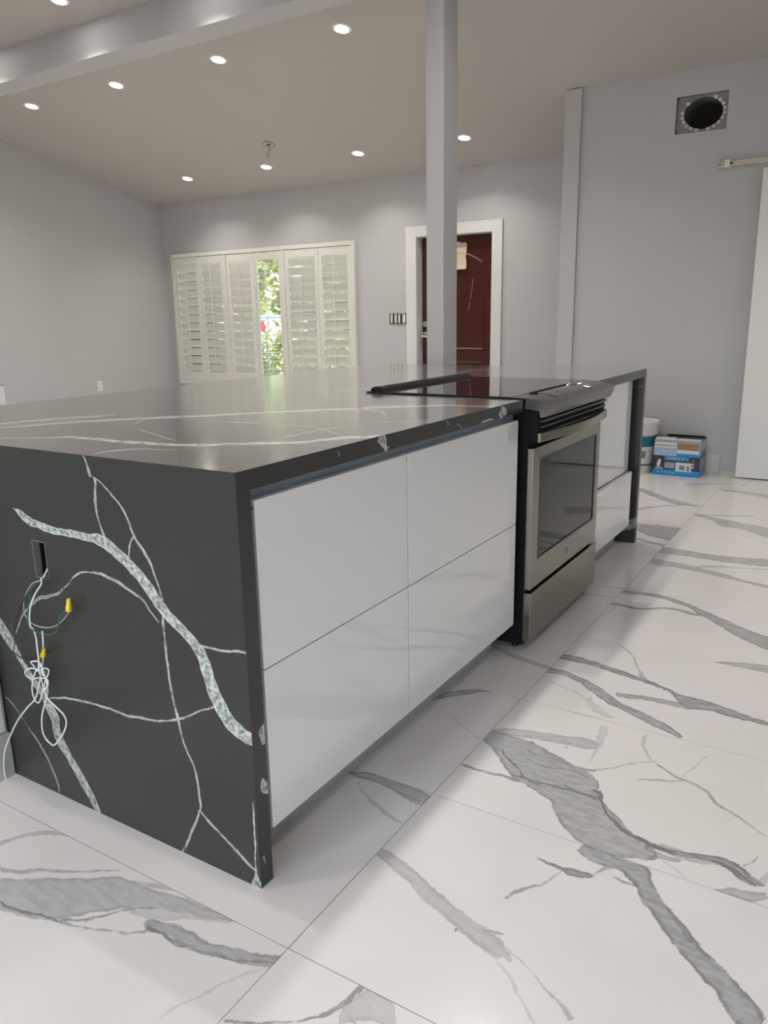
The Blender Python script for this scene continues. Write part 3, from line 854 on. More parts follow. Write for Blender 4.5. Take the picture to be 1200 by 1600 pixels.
# sheet of paper on the door, its lower edge curling out
bm = bmesh.new()
n = 10
px0, px1, pz1, pz0 = -2.90, -2.672, 1.915, 1.655
front, back = [], []
for k in range(n + 1):
    t = k / n
    z = pz1 + (pz0 - pz1) * t
    y = yl - .016 - .018 * max(0, t - .6) ** 2 * 6
    row = []
    for x in (px0, (px0 + px1) / 2, px1 - .004 + .006 * math.sin(t * 9)):
        row.append((x, y, z))
    front.append([bm.verts.new(q) for q in row])
    back.append([bm.verts.new((q[0], q[1] + .0012, q[2])) for q in row])
for k in range(n):
    for j in range(2):
        bm.faces.new((front[k][j], front[k][j + 1], front[k + 1][j + 1], front[k + 1][j]))
        bm.faces.new((back[k][j], back[k + 1][j], back[k + 1][j + 1], back[k][j + 1]))
    for j in (0, 2):
        bm.faces.new((front[k][j], front[k + 1][j], back[k + 1][j], back[k][j]))
for q in (0, n):
    for j in range(2): bm.faces.new((front[q][j], front[q][j + 1], back[q][j + 1], back[q][j]))
pp = thing('paper_notice', (-2.78, yl - .016, 1.655), 'tan sheet of paper taped on the red-brown door with curling lower edge', 'paper')
adopt(pp, new_obj('sheet', bm, M['paper'], smooth=True))
adopt(pp, box('tape', (-2.82, -2.75, yl - .0172, yl - .0001, 1.895, 1.925), M['label']))

# ------------------------------------------------------------------ switch box left of the door
sx0, sx1, sz0, sz1 = -3.548, -3.338, 1.118, 1.232
sb = thing('light_switch_box', ((sx0 + sx1) / 2, YB, sz0), 'open four gang switch box without cover plate, left of the door', 'light switch')
bm = bmesh.new()
bx(bm, sx0, sx1, YB - .004, YB - .0005, sz0, sz1)
adopt(sb, new_obj('back_box', bm, M['black_matte']))
for k in range(4):
    xa = sx0 + .010 + k * .049
    adopt(sb, box('strap', (xa + .006, xa + .034, YB - .006, YB - .004, sz0 + .003, sz0 + .012), M['galv_light']))
    adopt(sb, box('strap', (xa + .004, xa + .036, YB - .006, YB - .004, sz1 - .010, sz1 - .002), M['galv_light']))
    if k == 3: continue
    q = [0.0, .0, .004, -.002][k]
    adopt(sb, prism_obj('switch_rocker', [(xa + .006 - q, YB - .010), (xa + .034 - q, YB - .016), (xa + .034 - q, YB - .007), (xa + .006 - q, YB - .007)], 2, sz0 + .016, sz1 - .014, M['almond'], bevel=.001))
adopt(sb, prism_obj('switch_rocker', [(sx1 - .042, YB - .017), (sx1 - .009, YB - .010), (sx1 - .009, YB - .007), (sx1 - .042, YB - .007)], 2, sz0 + .016, sz1 - .014, M['almond'], bevel=.001))

# ------------------------------------------------------------------ wall outlet on the left wall, and the board at its left
ol = thing('wall_outlet', (XL, 5.17, .396), 'small white duplex outlet low on the left wall', 'outlet')
adopt(ol, box('cover_plate', (XL, XL + .006, 5.135, 5.205, .394, .510), M['plastic_white'], bevel=.002))
for z in (.427, .477): adopt(ol, box('socket', (XL + .006, XL + .008, 5.153, 5.187, z - .014, z + .014), M['almond'], bevel=.002))
wb = thing('white_board', (XL + .03, 3.8, 0), 'white board standing against the left wall, at the left edge of the picture', 'board')
adopt(wb, box('panel', (XL + .013, XL + .035, 3.45, 3.918, 0.001, .558), M['trim'], bevel=.002))
adopt(wb, box('top_edge', (XL + .013, XL + .037, 3.45, 3.918, .558, .566), M['ink_grey']))
wl = struct(box('trim_5', (XL, XL + .05, 3.1, 4.02, .352, .366), M['trim']))

# ------------------------------------------------------------------ ceiling junction box with its loose wires
jy, jx = 5.283, -4.224
jb = thing('ceiling_junction_box', (jx, jy, CE(jy)), 'small round ceiling box with hooked bare wires hanging out', 'junction box')
bm = bmesh.new()
lathe(bm, (0, 0, 0), [(.060, .0), (.062, -.006), (.052, -.006), (.050, -.001)], 28, close=False)
bm.transform(Matrix.Rotation(-math.atan(SL), 4, 'X'))
new_obj('rim', bm, M['ink_grey'], jb, smooth=True)
bm = bmesh.new()
cyl(bm, (0, 0, -.003), .050, .002, 28)
bm.transform(Matrix.Rotation(-math.atan(SL), 4, 'X'))
new_obj('cover_disc', bm, M['almond'], jb)
box('opening', (-.022, .022, -.014, .016, -.0085, -.002), M['black_matte'], jb)
bm = bmesh.new()
tube(bm, [(0, 0, -.004), (.002, 0, -.04), (.004, 0, -.06), (.03, -.01, -.055)], .003, 6, 3)
tube(bm, [(.03, -.01, -.055), (.012, -.01, -.072), (-.015, 0, -.078), (-.026, 0, -.098), (-.018, 0, -.116), (.001, 0, -.112), (.006, 0, -.09)], .003, 6, 3)
new_obj('wire', bm, M['ink_grey'], jb, smooth=True)

# ------------------------------------------------------------------ open duct in the kitchen wall
du = thing('air_duct', (-.259, YR, 2.432), 'open sheet metal duct hole with bent tabs high on the kitchen wall', 'duct')
X0, X1, Z0, Z1 = -.431, -.087, 2.433, 2.677
bm = bmesh.new()
y0, y1, t = YR + .002, YR + .115, .002
bx(bm, X0, X0 + t, y0, y1, Z0, Z1); bx(bm, X1 - t, X1, y0, y1, Z0, Z1)
bx(bm, X0, X1, y0, y1, Z0, Z0 + t); bx(bm, X0, X1, y0, y1, Z1 - t, Z1)
adopt(du, new_obj('sleeve', bm, M['galv']))
# plate with round hole
bm = bmesh.new()
cxd, czd, rd, ex = -.250, 2.556, .104, 1.30
n = 40
yp = YR + .022
def ray_box(a):
    dx, dz = math.cos(a), math.sin(a)
    t_ = 1e9
    for lim, c, d in ((X1 - t, cxd, dx), (X0 + t, cxd, dx), (Z1 - t, czd, dz), (Z0 + t, czd, dz)):
        if abs(d) > 1e-6:
            q = (lim - c) / d
            if q > 0: t_ = min(t_, q)
    return cxd + dx * t_, czd + dz * t_
ri, ro = [], []
for kk in range(n):
    a = 2 * math.pi * kk / n
    ri.append((bm.verts.new((cxd + ex * rd * math.cos(a), yp, czd + rd * math.sin(a))), bm.verts.new((cxd + ex * rd * math.cos(a), yp + .003, czd + rd * math.sin(a)))))
    x, z = ray_box(a)
    ro.append((bm.verts.new((x, yp, z)), bm.verts.new((x, yp + .003, z))))
for kk in range(n):
    j = (kk + 1) % n
    bm.faces.new((ri[kk][0], ri[j][0], ro[j][0], ro[kk][0]))
    bm.faces.new((ri[kk][1], ro[kk][1], ro[j][1], ri[j][1]))
    bm.faces.new((ri[kk][0], ri[kk][1], ri[j][1], ri[j][0]))
adopt(du, new_obj('face_plate', bm, M['galv']))
bm = bmesh.new()
prof = []
for q in range(19):
    prof.append((rd - .001 - (.004 if q % 2 else 0), q * .02))
lathe(bm, (cxd, yp + .002, czd), prof, 40, axis=1, close=False)
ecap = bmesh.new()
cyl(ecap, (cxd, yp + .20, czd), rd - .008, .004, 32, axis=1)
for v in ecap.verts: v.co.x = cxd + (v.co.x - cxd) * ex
adopt(du, new_obj('pipe_depth', ecap, M['shade_in']))  # black disc in place of the shade deep in the pipe
for v in bm.verts: v.co.x = cxd + (v.co.x - cxd) * ex
adopt(du, new_obj('flexible_pipe', bm, M['duct'], smooth=True))
for kk in range(22):
    a = 2 * math.pi * (kk + .5) / 22
    if 22 * .30 < kk < 22 * .42 and kk % 2: continue
    bm = bmesh.new()
    r0, r1, hw = rd - .004, rd + .017, .0125
    ca, sa = math.cos(a), math.sin(a)
    q = []
    for rr, w_, yy in ((r0, hw, yp - .002), (r1, hw * .62, yp - .007)):
        for s_ in (-1, 1):
            q.append((cxd + (rr + (ex - 1) * rd) * ca * 1.0 - s_ * w_ * sa * ex, yy, czd + rr * sa + s_ * w_ * ca))
    va = [bm.verts.new(p_) for p_ in q]
    vb = [bm.verts.new((p_[0], p_[1] + .0015, p_[2])) for p_ in q]
    if not all(X0 + .003 < p_[0] < X1 - .003 and Z0 + .003 < p_[2] < Z1 - .003 for p_ in q):
        bm.free(); continue
    for F in ((0, 1, 3, 2),):
        bm.faces.new([va[i] for i in F]); bm.faces.new([vb[i] for i in reversed(F)])
    for i, j in ((0, 1), (1, 3), (3, 2), (2, 0)): bm.faces.new((va[i], va[j], vb[j], vb[i]))
    adopt(du, new_obj('bent_tab', bm, M['galv_light']))

# ------------------------------------------------------------------ barn door and its rail
br = thing('sliding_door_rail', (.9, YR, 2.16), 'flat brushed metal sliding door rail on the kitchen wall with end stop', 'rail')
adopt(br, box('track', (-.126, 2.3, YR - .030, YR - .022, 2.176, 2.216), M['rail'], bevel=.001))
adopt(br, box('end_stop', (-.072, -.036, YR - .043, YR - .0302, 2.172, 2.222), M['rail_light'], bevel=.002))
for x in (-.105, .38, .9, 1.4, 1.9): 
    bm = bmesh.new(); cyl(bm, (x, YR - .0325, 2.196), .007, .0325, 12, axis=1); adopt(br, new_obj('bolt', bm, M['steel'], smooth=True))
bm = bmesh.new(); cyl(bm, (-.026, YR - .040, 2.196), .008, .010, 12, axis=1); adopt(br, new_obj('bumper', bm, M['black_matte'], smooth=True))
bd = thing('sliding_barn_door', (.8, YR - .08, 0), 'tall white slab door hanging from the rail at the right edge', 'door')
adopt(bd, box('slab', (.196, 1.30, YR - .152, YR - .112, .010, 2.128), M['white_door'], bevel=.002))
for x in (.45, 1.05):
    bm = bmesh.new()
    bx(bm, x - .02, x + .02, YR - .112, YR - .106, 1.95, 2.27)
    adopt(bd, new_obj('hanger_strap', bm, M['rail']))
    bm = bmesh.new(); cyl(bm, (x, YR - .106, 2.256), .038, .07, 20, axis=1); adopt(bd, new_obj('roller', bm, M['black'], smooth=True))

# ------------------------------------------------------------------ the island
H, TH = 0.920, 0.041
W0 = -1.622
def stone_faces(o, top, edge):
    me = o.data
    me.materials.clear()
    for q in (top, edge): me.materials.append(q)
    for p in me.polygons: p.material_index = 1 if p.normal.x > .9 else 0
# worktop with the cut for the range
bm = bmesh.new()
poly = [(W0, .040), (0, .040), (0, 1.424), (-.625, 1.424), (-.625, 2.236), (0, 2.236), (0, 3.038), (W0, 3.038)]
prism(bm, poly, 2, H - TH, H)
wt = new_obj('worktop', bm, M['stone_top_lit'])
stone_faces(wt, M['stone_top_lit'], M['stone_edge'])
isl = thing('kitchen_island_worktop', (-.81, 1.54, 0), 'dark grey stone waterfall worktop of the island with white veins', 'countertop')
adopt(isl, wt)
bm = bmesh.new()
hx0, hx1, hz0, hz1 = -.670, -.618, .602, .698
plate(bm, 1, 0, .040, [W0, hx0, hx1, 0], [0, hz0, hz1, H], lambda i, j: i == 1 and j == 1)
np_ = new_obj('near_waterfall_panel', bm, M['stone_panel'])
stone_faces(np_, M['stone_panel'], M['stone_edge'])
np_.data.materials.append(M['stone_top_lit'])
for p in np_.data.polygons:
    if p.normal.z > .9 and p.center.z > .9: p.material_index = 2
adopt(isl, np_)
fp = box('far_waterfall_panel', (W0, 0, 3.038, 3.078, 0, H), M['stone_far'])
fp.data.materials.append(M['stone_top_lit'])
for p in fp.data.polygons:
    if p.normal.z > .9: p.material_index = 1
adopt(isl, fp)

def cabinet(name, y0, y1, fronts, label, x=0.0, channel=True):
    c = thing(name, (-.3, (y0 + y1) / 2, 0), label, 'cabinet', 'island cabinets')
    del c['group']
    x = x - .003
    dxm = min(f[2] for f in fronts)
    adopt(c, box('carcass', (-.60, x + dxm - .024, y0, y1, .118, .835), M['carcass']))
    adopt(c, box('toe_kick', (-.60, -.088, y0, y1, .001, .118), M['kick']))
    for za, zb, dx in fronts:
        adopt(c, box('drawer_front', (x + dx - .022, x + dx, y0 + .0015, y1 - .0015, za, zb), M['gloss'], bevel=.0008))
    # finger channel under the worktop
    poly = [(x - .030, .835), (x - .026, .835), (x - .026, .868), (x - .060, .868), (x - .060, .872), (x - .030, .872)]
    poly = [(x - .002, .836), (x - .001, .840), (x - .019, .840), (x - .019, .8775), (x - .023, .8775), (x - .023, .836)]
    if channel: adopt(c, prism_obj('finger_channel', poly, 1, y0, y1, M['alu']))
    return c
cabinet('drawer_cabinet', .052, .648, [(.118, .4905, 0), (.4935, .8545, 0)], 'glossy white two drawer cabinet beside the near waterfall panel')
cabinet('drawer_cabinet', .651, 1.394, [(.118, .4905, 0), (.4935, .8545, 0)], 'wider glossy white two drawer cabinet between first cabinet and the range')
cabinet('drawer_cabinet', 2.232, 2.972, [(.112, .402, -.014), (.405, .8705, -.036)], 'glossy white cabinet right of the range by the far waterfall panel', channel=False)
bk = thing('island_back_cabinet', (-.9, 1.5, 0), 'white rear side of the island, hidden behind it', 'cabinet')
adopt(bk, box('back_panel', (-1.25, -1.23, .041, 3.037, .001, .872), M['gloss']))
adopt(bk, box('shelf_body', (-1.228, -.70, .20, 3.0, .10, .86), M['carcass']))

# socket box and the loose wiring in the near panel
eb = thing('socket_box', ((hx0 + hx1) / 2, .02, hz0), 'socket hole with blackened void in the near stone panel, without its outlet', 'outlet box')
bm = bmesh.new()
def ring(y0, y1):
    bm = bmesh.new()
    bx(bm, hx0 + .0005, hx0 + .0025, y0, y1, hz0 + .001, hz1 - .001)
    bx(bm, hx1 - .0025, hx1 - .0005, y0, y1, hz0 + .001, hz1 - .001)
    bx(bm, hx0 + .0025, hx1 - .0025, y0, y1, hz0 + .001, hz0 + .003)
    bx(bm, hx0 + .0025, hx1 - .0025, y0, y1, hz1 - .003, hz1 - .001)
    return bm
adopt(eb, new_obj('box_lining', ring(.0005, .019), mat('cut_stone', (0.19, 0.19, 0.185), 0.45, noise=0.3, nscale=60)))
adopt(eb, new_obj('box_void', ring(.019, .058), M['black_matte']))  # black walls put in for the shade of the open void
adopt(eb, box('box_back', (hx0 + .0005, hx1 - .0005, .058, .0605, hz0 + .001, hz1 - .001), M['black_matte']))

wi = thing('loose_wiring', (-.64, -.014, .10), 'loose bundle of white cable and coloured wires hanging from the near panel', 'wires')
def wire(name, key, r, mt, y=-.014, lead=None, amp=.004, seed=0, tail=None):
    rng = random.Random(seed)
    pts = []
    n_ = len(WIRES[key])
    for i, (x, z) in enumerate(WIRES[key]):
        pts.append((x, y + amp * math.sin(i * 1.3 + seed), z))
    if lead: pts = lead + pts[1:]
    if tail: pts = pts[:5] + tail
    bm = bmesh.new()
    tube(bm, pts, r, 8, 5)
    o = new_obj(name, bm, mt, smooth=True)
    adopt(wi, o)
    return o
TAIL = [(-.709, -.018, .280), (-.747, -.022, .243), (-.791, -.027, .195), (-.832, -.031, .137), (-.856, -.034, .095), (-.867, -.036, .055), (-.8705, -.036, .028), (-.8715, -.034, .0025)]
def lead(x, z): return [(-.640, .045, .640), (-.636, .02, .610), (x, -.004, z)]
o = wire('wire', 'black', .0013, M['wire_k'], -.012, lead(-.632, .6045), seed=1); o['label'] = 'black wire'
o = wire('wire', 'grey', .0013, M['wire_n'], -.016, lead(-.628, .6045), seed=2); o['label'] = 'grey wire'
o = wire('wire', 'green', .0014, M['wire_g'], -.020, lead(-.634, .6045), seed=3); o['label'] = 'green wire'
wire('cable', 'white', .0020, M['wire_w'], -.024, [(-.632, .03, .66), (-.626, .004, .628), (-.628, -.010, .608)], seed=4)
wire('cable', 'tail', .0020, M['wire_w'], -.018, None, seed=5, tail=TAIL)
wire('cable', 'bowl', .0018, M['wire_w'], -.030, seed=6)
wire('cable', 'bowr', .0018, M['wire_w'], -.031, seed=7)
wire('cable', 'top', .0018, M['wire_w'], -.028, seed=8)
wire('cable', 'low', .0018, M['wire_w'], -.022, seed=9)
wire('cable', 'nub', .0026, M['wire_w'], -.026, seed=10, amp=.002)
def nut(p, q, r):
    p, q = Vector(p), Vector(q)
    bm = bmesh.new()
    ln = (q - p).length
    lathe(bm, (0, 0, 0), [(r * .85, 0), (r, ln * .10), (r * .95, ln * .38), (r * .72, ln * .50), (r * .62, ln * .95), (r * .50, ln)], 10)
    bm.transform(Matrix.Translation(p) @ (q - p).to_track_quat('Z', 'Y').to_matrix().to_4x4())
    adopt(wi, new_obj('wire_nut', bm, M['nut'], smooth=True))
nut((-.527, -.020, .549), (-.523, -.020, .580), .0078)
nut((-.655, -.018, .405), (-.638, -.024, .429), .0070)

# ------------------------------------------------------------------ the range
rg = thing('electric_range', (-.27, 1.83, 0), 'stainless steel slide-in electric range with black glass top in the island', 'range')
Y0, Y1 = 1.442, 2.212
adopt(rg, box('body', (-.60, .012, Y0 + .002, Y1 - .002, .022, .905), M['black_side'], bevel=.002))
for x in (-.56, -.03):
    for y in (Y0 + .04, Y1 - .04):
        bm = bmesh.new(); cyl(bm, (x, y, 0.001), .014, .022, 12); adopt(rg, new_obj('foot', bm, M['black']))
adopt(rg, box('cooktop', (-.640, -.045, 1.432, 2.230, H + .0006, H + .0065), M['black_glass'], bevel=.0015))
# raised vent bar at the back edge of the cooktop
poly = [(-.638, H + .0068), (-.580, H + .0068), (-.584, H + .014), (-.594, H + .022), (-.622, H + .022), (-.636, H + .014)]
vb_ = prism_obj('vent_bar', poly, 1, 1.462, 2.225, M['black'], bevel=.0008)
adopt(rg, vb_)
for a, b_2 in ((1.53, 1.72), (1.745, 1.95), (1.975, 2.17)):
    o = box('vent_slot', (-.617, -.599, a, b_2, H + .0215, H + .0230), M['steel_dark']); o.parent = vb_
# control panel: a curved nose
top_c = [(-.045, H + .0055), (.001, H + .0045), (.029, H + .001), (.061, H - .007), (.083, H - .014)]
nose = top_c + [(.080, H - .040), (.064, H - .064), (.046, H - .070), (.013, H - .070), (.013, H - .034), (-.045, H + .0005)]
nose = top_c + [(.079, H - .036), (.066, H - .060), (.058, H - .062), (.052, H - .037), (.002, H - .034), (.002, H + .0007), (-.045, H + .0007)]
cp_ = prism_obj('control_panel', nose, 1, Y0 - .008, Y1 + .008, M['steel_dark'], bevel=.0015)
adopt(rg, cp_)
# display glass set in the nose, following its slope, and the chrome sweep at its right end
def on_top(x):
    for (xa, za), (xb, zb) in zip(top_c, top_c[1:]):
        if xa <= x <= xb: return za + (zb - za) * (x - xa) / (xb - xa)
bm = bmesh.new()
xs = [-.036, .0, .029, .055]
prs = [[(x, y, on_top(x) + .0012) for x in xs] for y in (1.60, 1.98)]
va = [[bm.verts.new(p_) for p_ in row] for row in prs]
vl = [[bm.verts.new((p_[0], p_[1], p_[2] - .0010)) for p_ in row] for row in prs]
for i in range(3):
    bm.faces.new((va[0][i], va[0][i + 1], va[1][i + 1], va[1][i]))
    bm.faces.new((vl[0][i], vl[1][i], vl[1][i + 1], vl[0][i + 1]))
    for r_ in (0, 1): bm.faces.new((va[r_][i], va[r_][i + 1], vl[r_][i + 1], vl[r_][i]))
for i in (0, 3): bm.faces.new((va[0][i], va[1][i], vl[1][i], vl[0][i]))
o = new_obj('touch_display', bm, M['black_glass']); o.parent = cp_; o.matrix_parent_inverse = Matrix()
bm = bmesh.new()
for (pts, r_) in (([(-.034, 1.96, 0), (-.036, 1.975, 0), (-.036, 1.985, 0)], .0022), ([(-.036, 1.985, 0), (-.03, 2.02, 0), (.0, 2.035, 0), (.035, 2.02, 0), (.055, 1.99, 0)], .0035), ([(-.03, 1.99, 0), (-.01, 1.985, 0), (.02, 1.983, 0), (.052, 1.985, 0)], .003)):
    tube(bm, [(p_[0], p_[1], on_top(p_[0]) + .002) for p_ in pts], r_, 8, 4)
o = new_obj('display_trim', bm, M['chrome'], smooth=True); o.parent = cp_
bm = bmesh.new()
for pts in ([(-.038, 1.58), (-.038, 1.98)], [(-.038, 1.58), (-.010, 1.585)], [(-.010, 1.985), (.055, 1.985)]):
    tube(bm, [(p_[0], p_[1], on_top(p_[0]) + .0015) for p_ in pts], .0035, 6, 1)
o = new_obj('display_border', bm, M['black_side'], smooth=True); o.parent = cp_
# black block for the vent gap's shade, trims between the nose and the door
adopt(rg, box('vent_gap', (.002, .046, Y0 + .004, Y1 - .004, .775, H - .038), M['black_side']))
for z, x_, h in ((.842, .060, .009), (.822, .056, .007), (.800, .052, .006)):
    adopt(rg, box('vent_trim', (.030, x_, Y0 + .012, Y1 - .012, z, z + h), M['black'], bevel=.002))
# oven door
dz0, dz1, xo, xi = .238, .752, .036, .013
dr = thing_dr = None
bm = bmesh.new()
gy0, gy1, gz0, gz1 = 1.512, 2.150, .342, .706
plate(bm, 0, xi, xo, [Y0, gy0, gy1, Y1 - .006], [dz0, gz0, gz1, dz1], lambda i, j: i == 1 and j == 1)
dr = new_obj('oven_door', bm, M['steel'], bevel=.002)
adopt(rg, dr)
o = box('oven_window', (xi + .001, xo - .002, gy0, gy1, gz0, gz1), M['oven_glass']); o.parent = dr
bm = bmesh.new()
plate(bm, 0, xo - .001, xo + .0012, [gy0 - .004, gy0 + .003, gy1 - .003, gy1 + .004], [gz0 - .004, gz0 + .003, gz1 - .003, gz1 + .004], lambda i, j: i == 1 and j == 1)
o = new_obj('window_trim', bm, M['black']); o.parent = dr
# round maker's badge on the lower rail of the door, blurred in the photo
bm = bmesh.new(); cyl(bm, (xo, 1.83, .288), .012, .0012, 24, axis=0)
o = new_obj('badge', bm, M['steel_dark']); o.parent = dr
# bowed flat handle on black end brackets
bm = bmesh.new()
n = 16
rows_ = []
ya, yb = 1.432, 2.195
for k in range(n + 1):
    t_ = k / n
    y = ya + (yb - ya) * t_
    xb = .062 + .034 * math.sin(math.pi * t_)
    rows_.append([bm.verts.new(p_) for p_ in ((xb, y, .777), (xb, y, .808), (xb - .010, y, .810), (xb - .010, y, .775))])
for a, b_3 in zip(rows_, rows_[1:]):
    for j in range(4): bm.faces.new((a[j], a[(j + 1) % 4], b_3[(j + 1) % 4], b_3[j]))
bm.faces.new(rows_[0]); bm.faces.new(rows_[-1])
h_ = new_obj('handle', bm, M['steel'], bevel=.0015); h_.parent = dr
for y in (1.436, 2.170):
    o = box('handle_bracket', (.0505, .0535, y, y + .022, .777, .808), M['black_side']); o.parent = dr
# storage drawer below
adopt(rg, box('storage_drawer', (.012, .040, Y0 - .002, Y1 - .004, .040, .226), M['steel'], bevel=.002))
adopt(rg, box('drawer_gap', (.011, .014, Y0, Y1 - .008, .226, .238), M['black_matte']))

# ------------------------------------------------------------------ pail and boxes by the kitchen wall
BX, BY = -.525, 5.062
pl = thing('plastic_pail', (BX, BY, 0), 'white plastic pail with teal label and lid, left of the boxes', 'pail')
bm = bmesh.new()
lathe(bm, (BX, BY, 0.001), [(.128, 0), (.132, .005), (.146, .335), (.146, .336)], 40)
adopt(pl, new_obj('tub', bm, M['pail'], smooth=True))
bm = bmesh.new()
lathe(bm, (BX, BY, 0), [(.149, .300), (.156, .300), (.156, .312), (.150, .314), (.150, .328), (.157, .330), (.157, .342), (.151, .345), (.151, .362), (.160, .364), (.161, .390), (.155, .396), (.150, .396), (.146, .385), (.02, .385)], 44)
adopt(pl, new_obj('lid', bm, M['pail'], smooth=True))
def rb(z): return .1325 + (.146 - .132) * z / .335
def band(z0, z1, mt, name, a0=0, a1=2 * math.pi, off=.0012, n=40):
    bm = bmesh.new()
    for k in range(n):
        a, b = a0 + (a1 - a0) * k / n, a0 + (a1 - a0) * (k + 1) / n
        q = [bm.verts.new((BX + (rb(z) + off) * math.cos(t), BY + (rb(z) + off) * math.sin(t), z)) for t, z in ((a, z0), (b, z0), (b, z1), (a, z1))]
        bm.faces.new(q)
    bmesh.ops.remove_doubles(bm, verts=bm.verts, dist=1e-5)
    adopt(pl, new_obj(name, bm, mt, smooth=True))
band(.205, .285, M['teal'], 'label_band')
band(.062, .205, M['label'], 'label_band')
band(.060, .074, M['teal'], 'label_stripe', off=.0018)
band(.120, .175, M['ink_grey'], 'label_print', R(-68), R(-46), off=.002, n=6)
band(.135, .150, M['ink_grey'], 'label_print', R(-110), R(-95), off=.002, n=6)

def face_print(parent, name, x0, x1, z0, z1, y, mt, d=.0009):
    adopt(parent, box(name, (x0, x1, y - d, y, z0, z1), mt))
# lower box
bA = thing('cardboard_box', (-.205, 5.08, 0), 'closed dark printed box with blue base, the lower of the two boxes', 'box')
ax0, ax1, ay0, ay1, az = -.372, -.036, 4.972, 5.205, .147
adopt(bA, box('carton', (ax0, ax1, ay0, ay1, .001, az), M['ink']))
face_print(bA, 'blue_strip', ax0, ax1, .001, .045, ay0, M['blue'])
face_print(bA, 'title_strip', ax0 + .085, ax1 - .075, .116, az - .001, ay0, M['blue'])
face_print(bA, 'sticker', -.205, -.092, .036, .104, ay0, M['label'], .0015)
face_print(bA, 'sticker_print', -.178, -.140, .050, .082, ay0 - .0015, M['ink_grey'], .0006)
face_print(bA, 'sticker_print', -.124, -.106, .042, .080, ay0 - .0015, M['ink_grey'], .0006)
for k in range(5):
    face_print(bA, 'text_line', -.285, -.212, .058 + k * .009, .0625 + k * .009, ay0, M['label'], .0008)
rotf = Matrix.Rotation(R(90), 3, 'X')
text_obj('title', '12 PACK 4"', .026, (-.208, ay0 - .0014, .131), rotf, M['label'], bA)
bm = bmesh.new()
for k_, (cx_, cz_, ra, rb_) in enumerate([(-.327, .092, .013, .030)]):
    vs_ = [bm.verts.new((cx_ + ra * math.cos(t) + .4 * rb_ * math.sin(t) * .4, ay0 - .0012, cz_ + rb_ * math.sin(t))) for t in [2 * math.pi * q / 20 for q in range(20)]]
    bm.faces.new(vs_)
ext = bmesh.ops.extrude_face_region(bm, geom=bm.faces[:])
for v in [g_ for g_ in ext['geom'] if isinstance(g_, bmesh.types.BMVert)]: v.co.y += .001
adopt(bA, new_obj('lamp_picture', bm, M['label']))
adopt(bA, prism_obj('hand_picture', [(-.352, .060), (-.322, .066), (-.292, .052), (-.300, .046), (-.350, .046)], 1, ay0 - .0011, ay0 - .0002, M['card_grey']))
for x_, z_ in ((-.082, .120), (-.082, .097), (-.082, .074)):
    bm = bmesh.new(); cyl(bm, (x_, ay0 - .0009, z_), .0085, .0008, 16, axis=1); adopt(bA, new_obj('round_mark', bm, M['card'] if z_ > .11 else M['blue_pale']))
for x_ in (-.330, -.300, -.272, -.243, -.222): 
    bm = bmesh.new(); cyl(bm, (x_, ay0 - .0016, .024), .0065, .0008, 12, axis=1); adopt(bA, new_obj('round_mark', bm, M['blue_pale']))
adopt(bA, box('side_print', (ax1, ax1 + .0008, ay0 + .01, ay1 - .03, .05, .14), M['card_grey']))
adopt(bA, box('side_strip', (ax1, ax1 + .0009, ay0, ay1, .001, .045), M['blue']))
# upper box, its lid flaps open
bB = thing('cardboard_box', (-.205, 5.08, az), 'opened blue and white carton with brown tape, stacked on the dark box', 'box')
ux0, ux1, uy0, uy1, uz0, uz1 = -.368, -.040, 4.976, 5.203, az + .001, .268
bm = bmesh.new()
t = .003
bx(bm, ux0, ux1, uy0, uy0 + t, uz0, uz1); bx(bm, ux0, ux1, uy1 - t, uy1, uz0, uz1)
bx(bm, ux0, ux0 + t, uy0 + t, uy1 - t, uz0, uz1); bx(bm, ux1 - t, ux1, uy0 + t, uy1 - t, uz0, uz1)
bx(bm, ux0 + t, ux1 - t, uy0 + t, uy1 - t, uz0, uz0 + t)
adopt(bB, new_obj('carton', bm, M['card_grey']))
adopt(bB, box('inner_shade', (ux0 + .01, ux1 - .01, uy0 + .01, uy1 - .01, uz0 + .004, uz1 - .045), M['shade_in']))  # black block stands in for the shade inside the open carton
face_print(bB, 'blue_strip', ux0, ux1, uz0, uz0 + .052, uy0, M['blue_pale'])
face_print(bB, 'blue_strip', -.205, ux1, uz0, uz0 + .022, uy0 - .0009, M['blue'], .0008)
face_print(bB, 'white_strip', ux0, -.207, uz0 + .058, uz0 + .072, uy0, M['label'])
face_print(bB, 'white_strip', ux0, -.207, uz0 + .082, uz0 + .102, uy0, M['label'])
face_print(bB, 'white_strip', -.200, ux1 - .01, uz0 + .026, uz0 + .050, uy0 - .0009, M['label'], .0006)
face_print(bB, 'brown_tape', -.200, -.052, uz0 + .050, uz0 + .100, uy0, M['card'], .0012)
for k in range(3): face_print(bB, 'print_line', ux0 + .05 + k * .045, ux0 + .052 + k * .045, uz0 + .006, uz0 + .048, uy0 - .0009, M['ink_grey'], .0005)
adopt(bB, box('side_strip', (ux1, ux1 + .001, uy0, uy1, uz0, uz0 + .03), M['blue']))
adopt(bB, box('side_print', (ux1, ux1 + .001, uy0 + .02, uy1 - .02, uz0 + .05, uz1 - .01), M['blue_pale']))
adopt(bB, prism_obj('front_flap', [(uy0 + .001, uz1), (uy0 + .060, uz1 + .010), (uy0 + .060, uz1 + .013), (uy0 + .001, uz1 + .003)], 0, ux0 + .002, -.215, M['label']))
adopt(bB, prism_obj('front_flap', [(uy0 + .001, uz1), (uy0 + .070, uz1 + .004), (uy0 + .070, uz1 + .007), (uy0 + .001, uz1 + .003)], 0, -.210, ux1 - .002, M['label']))
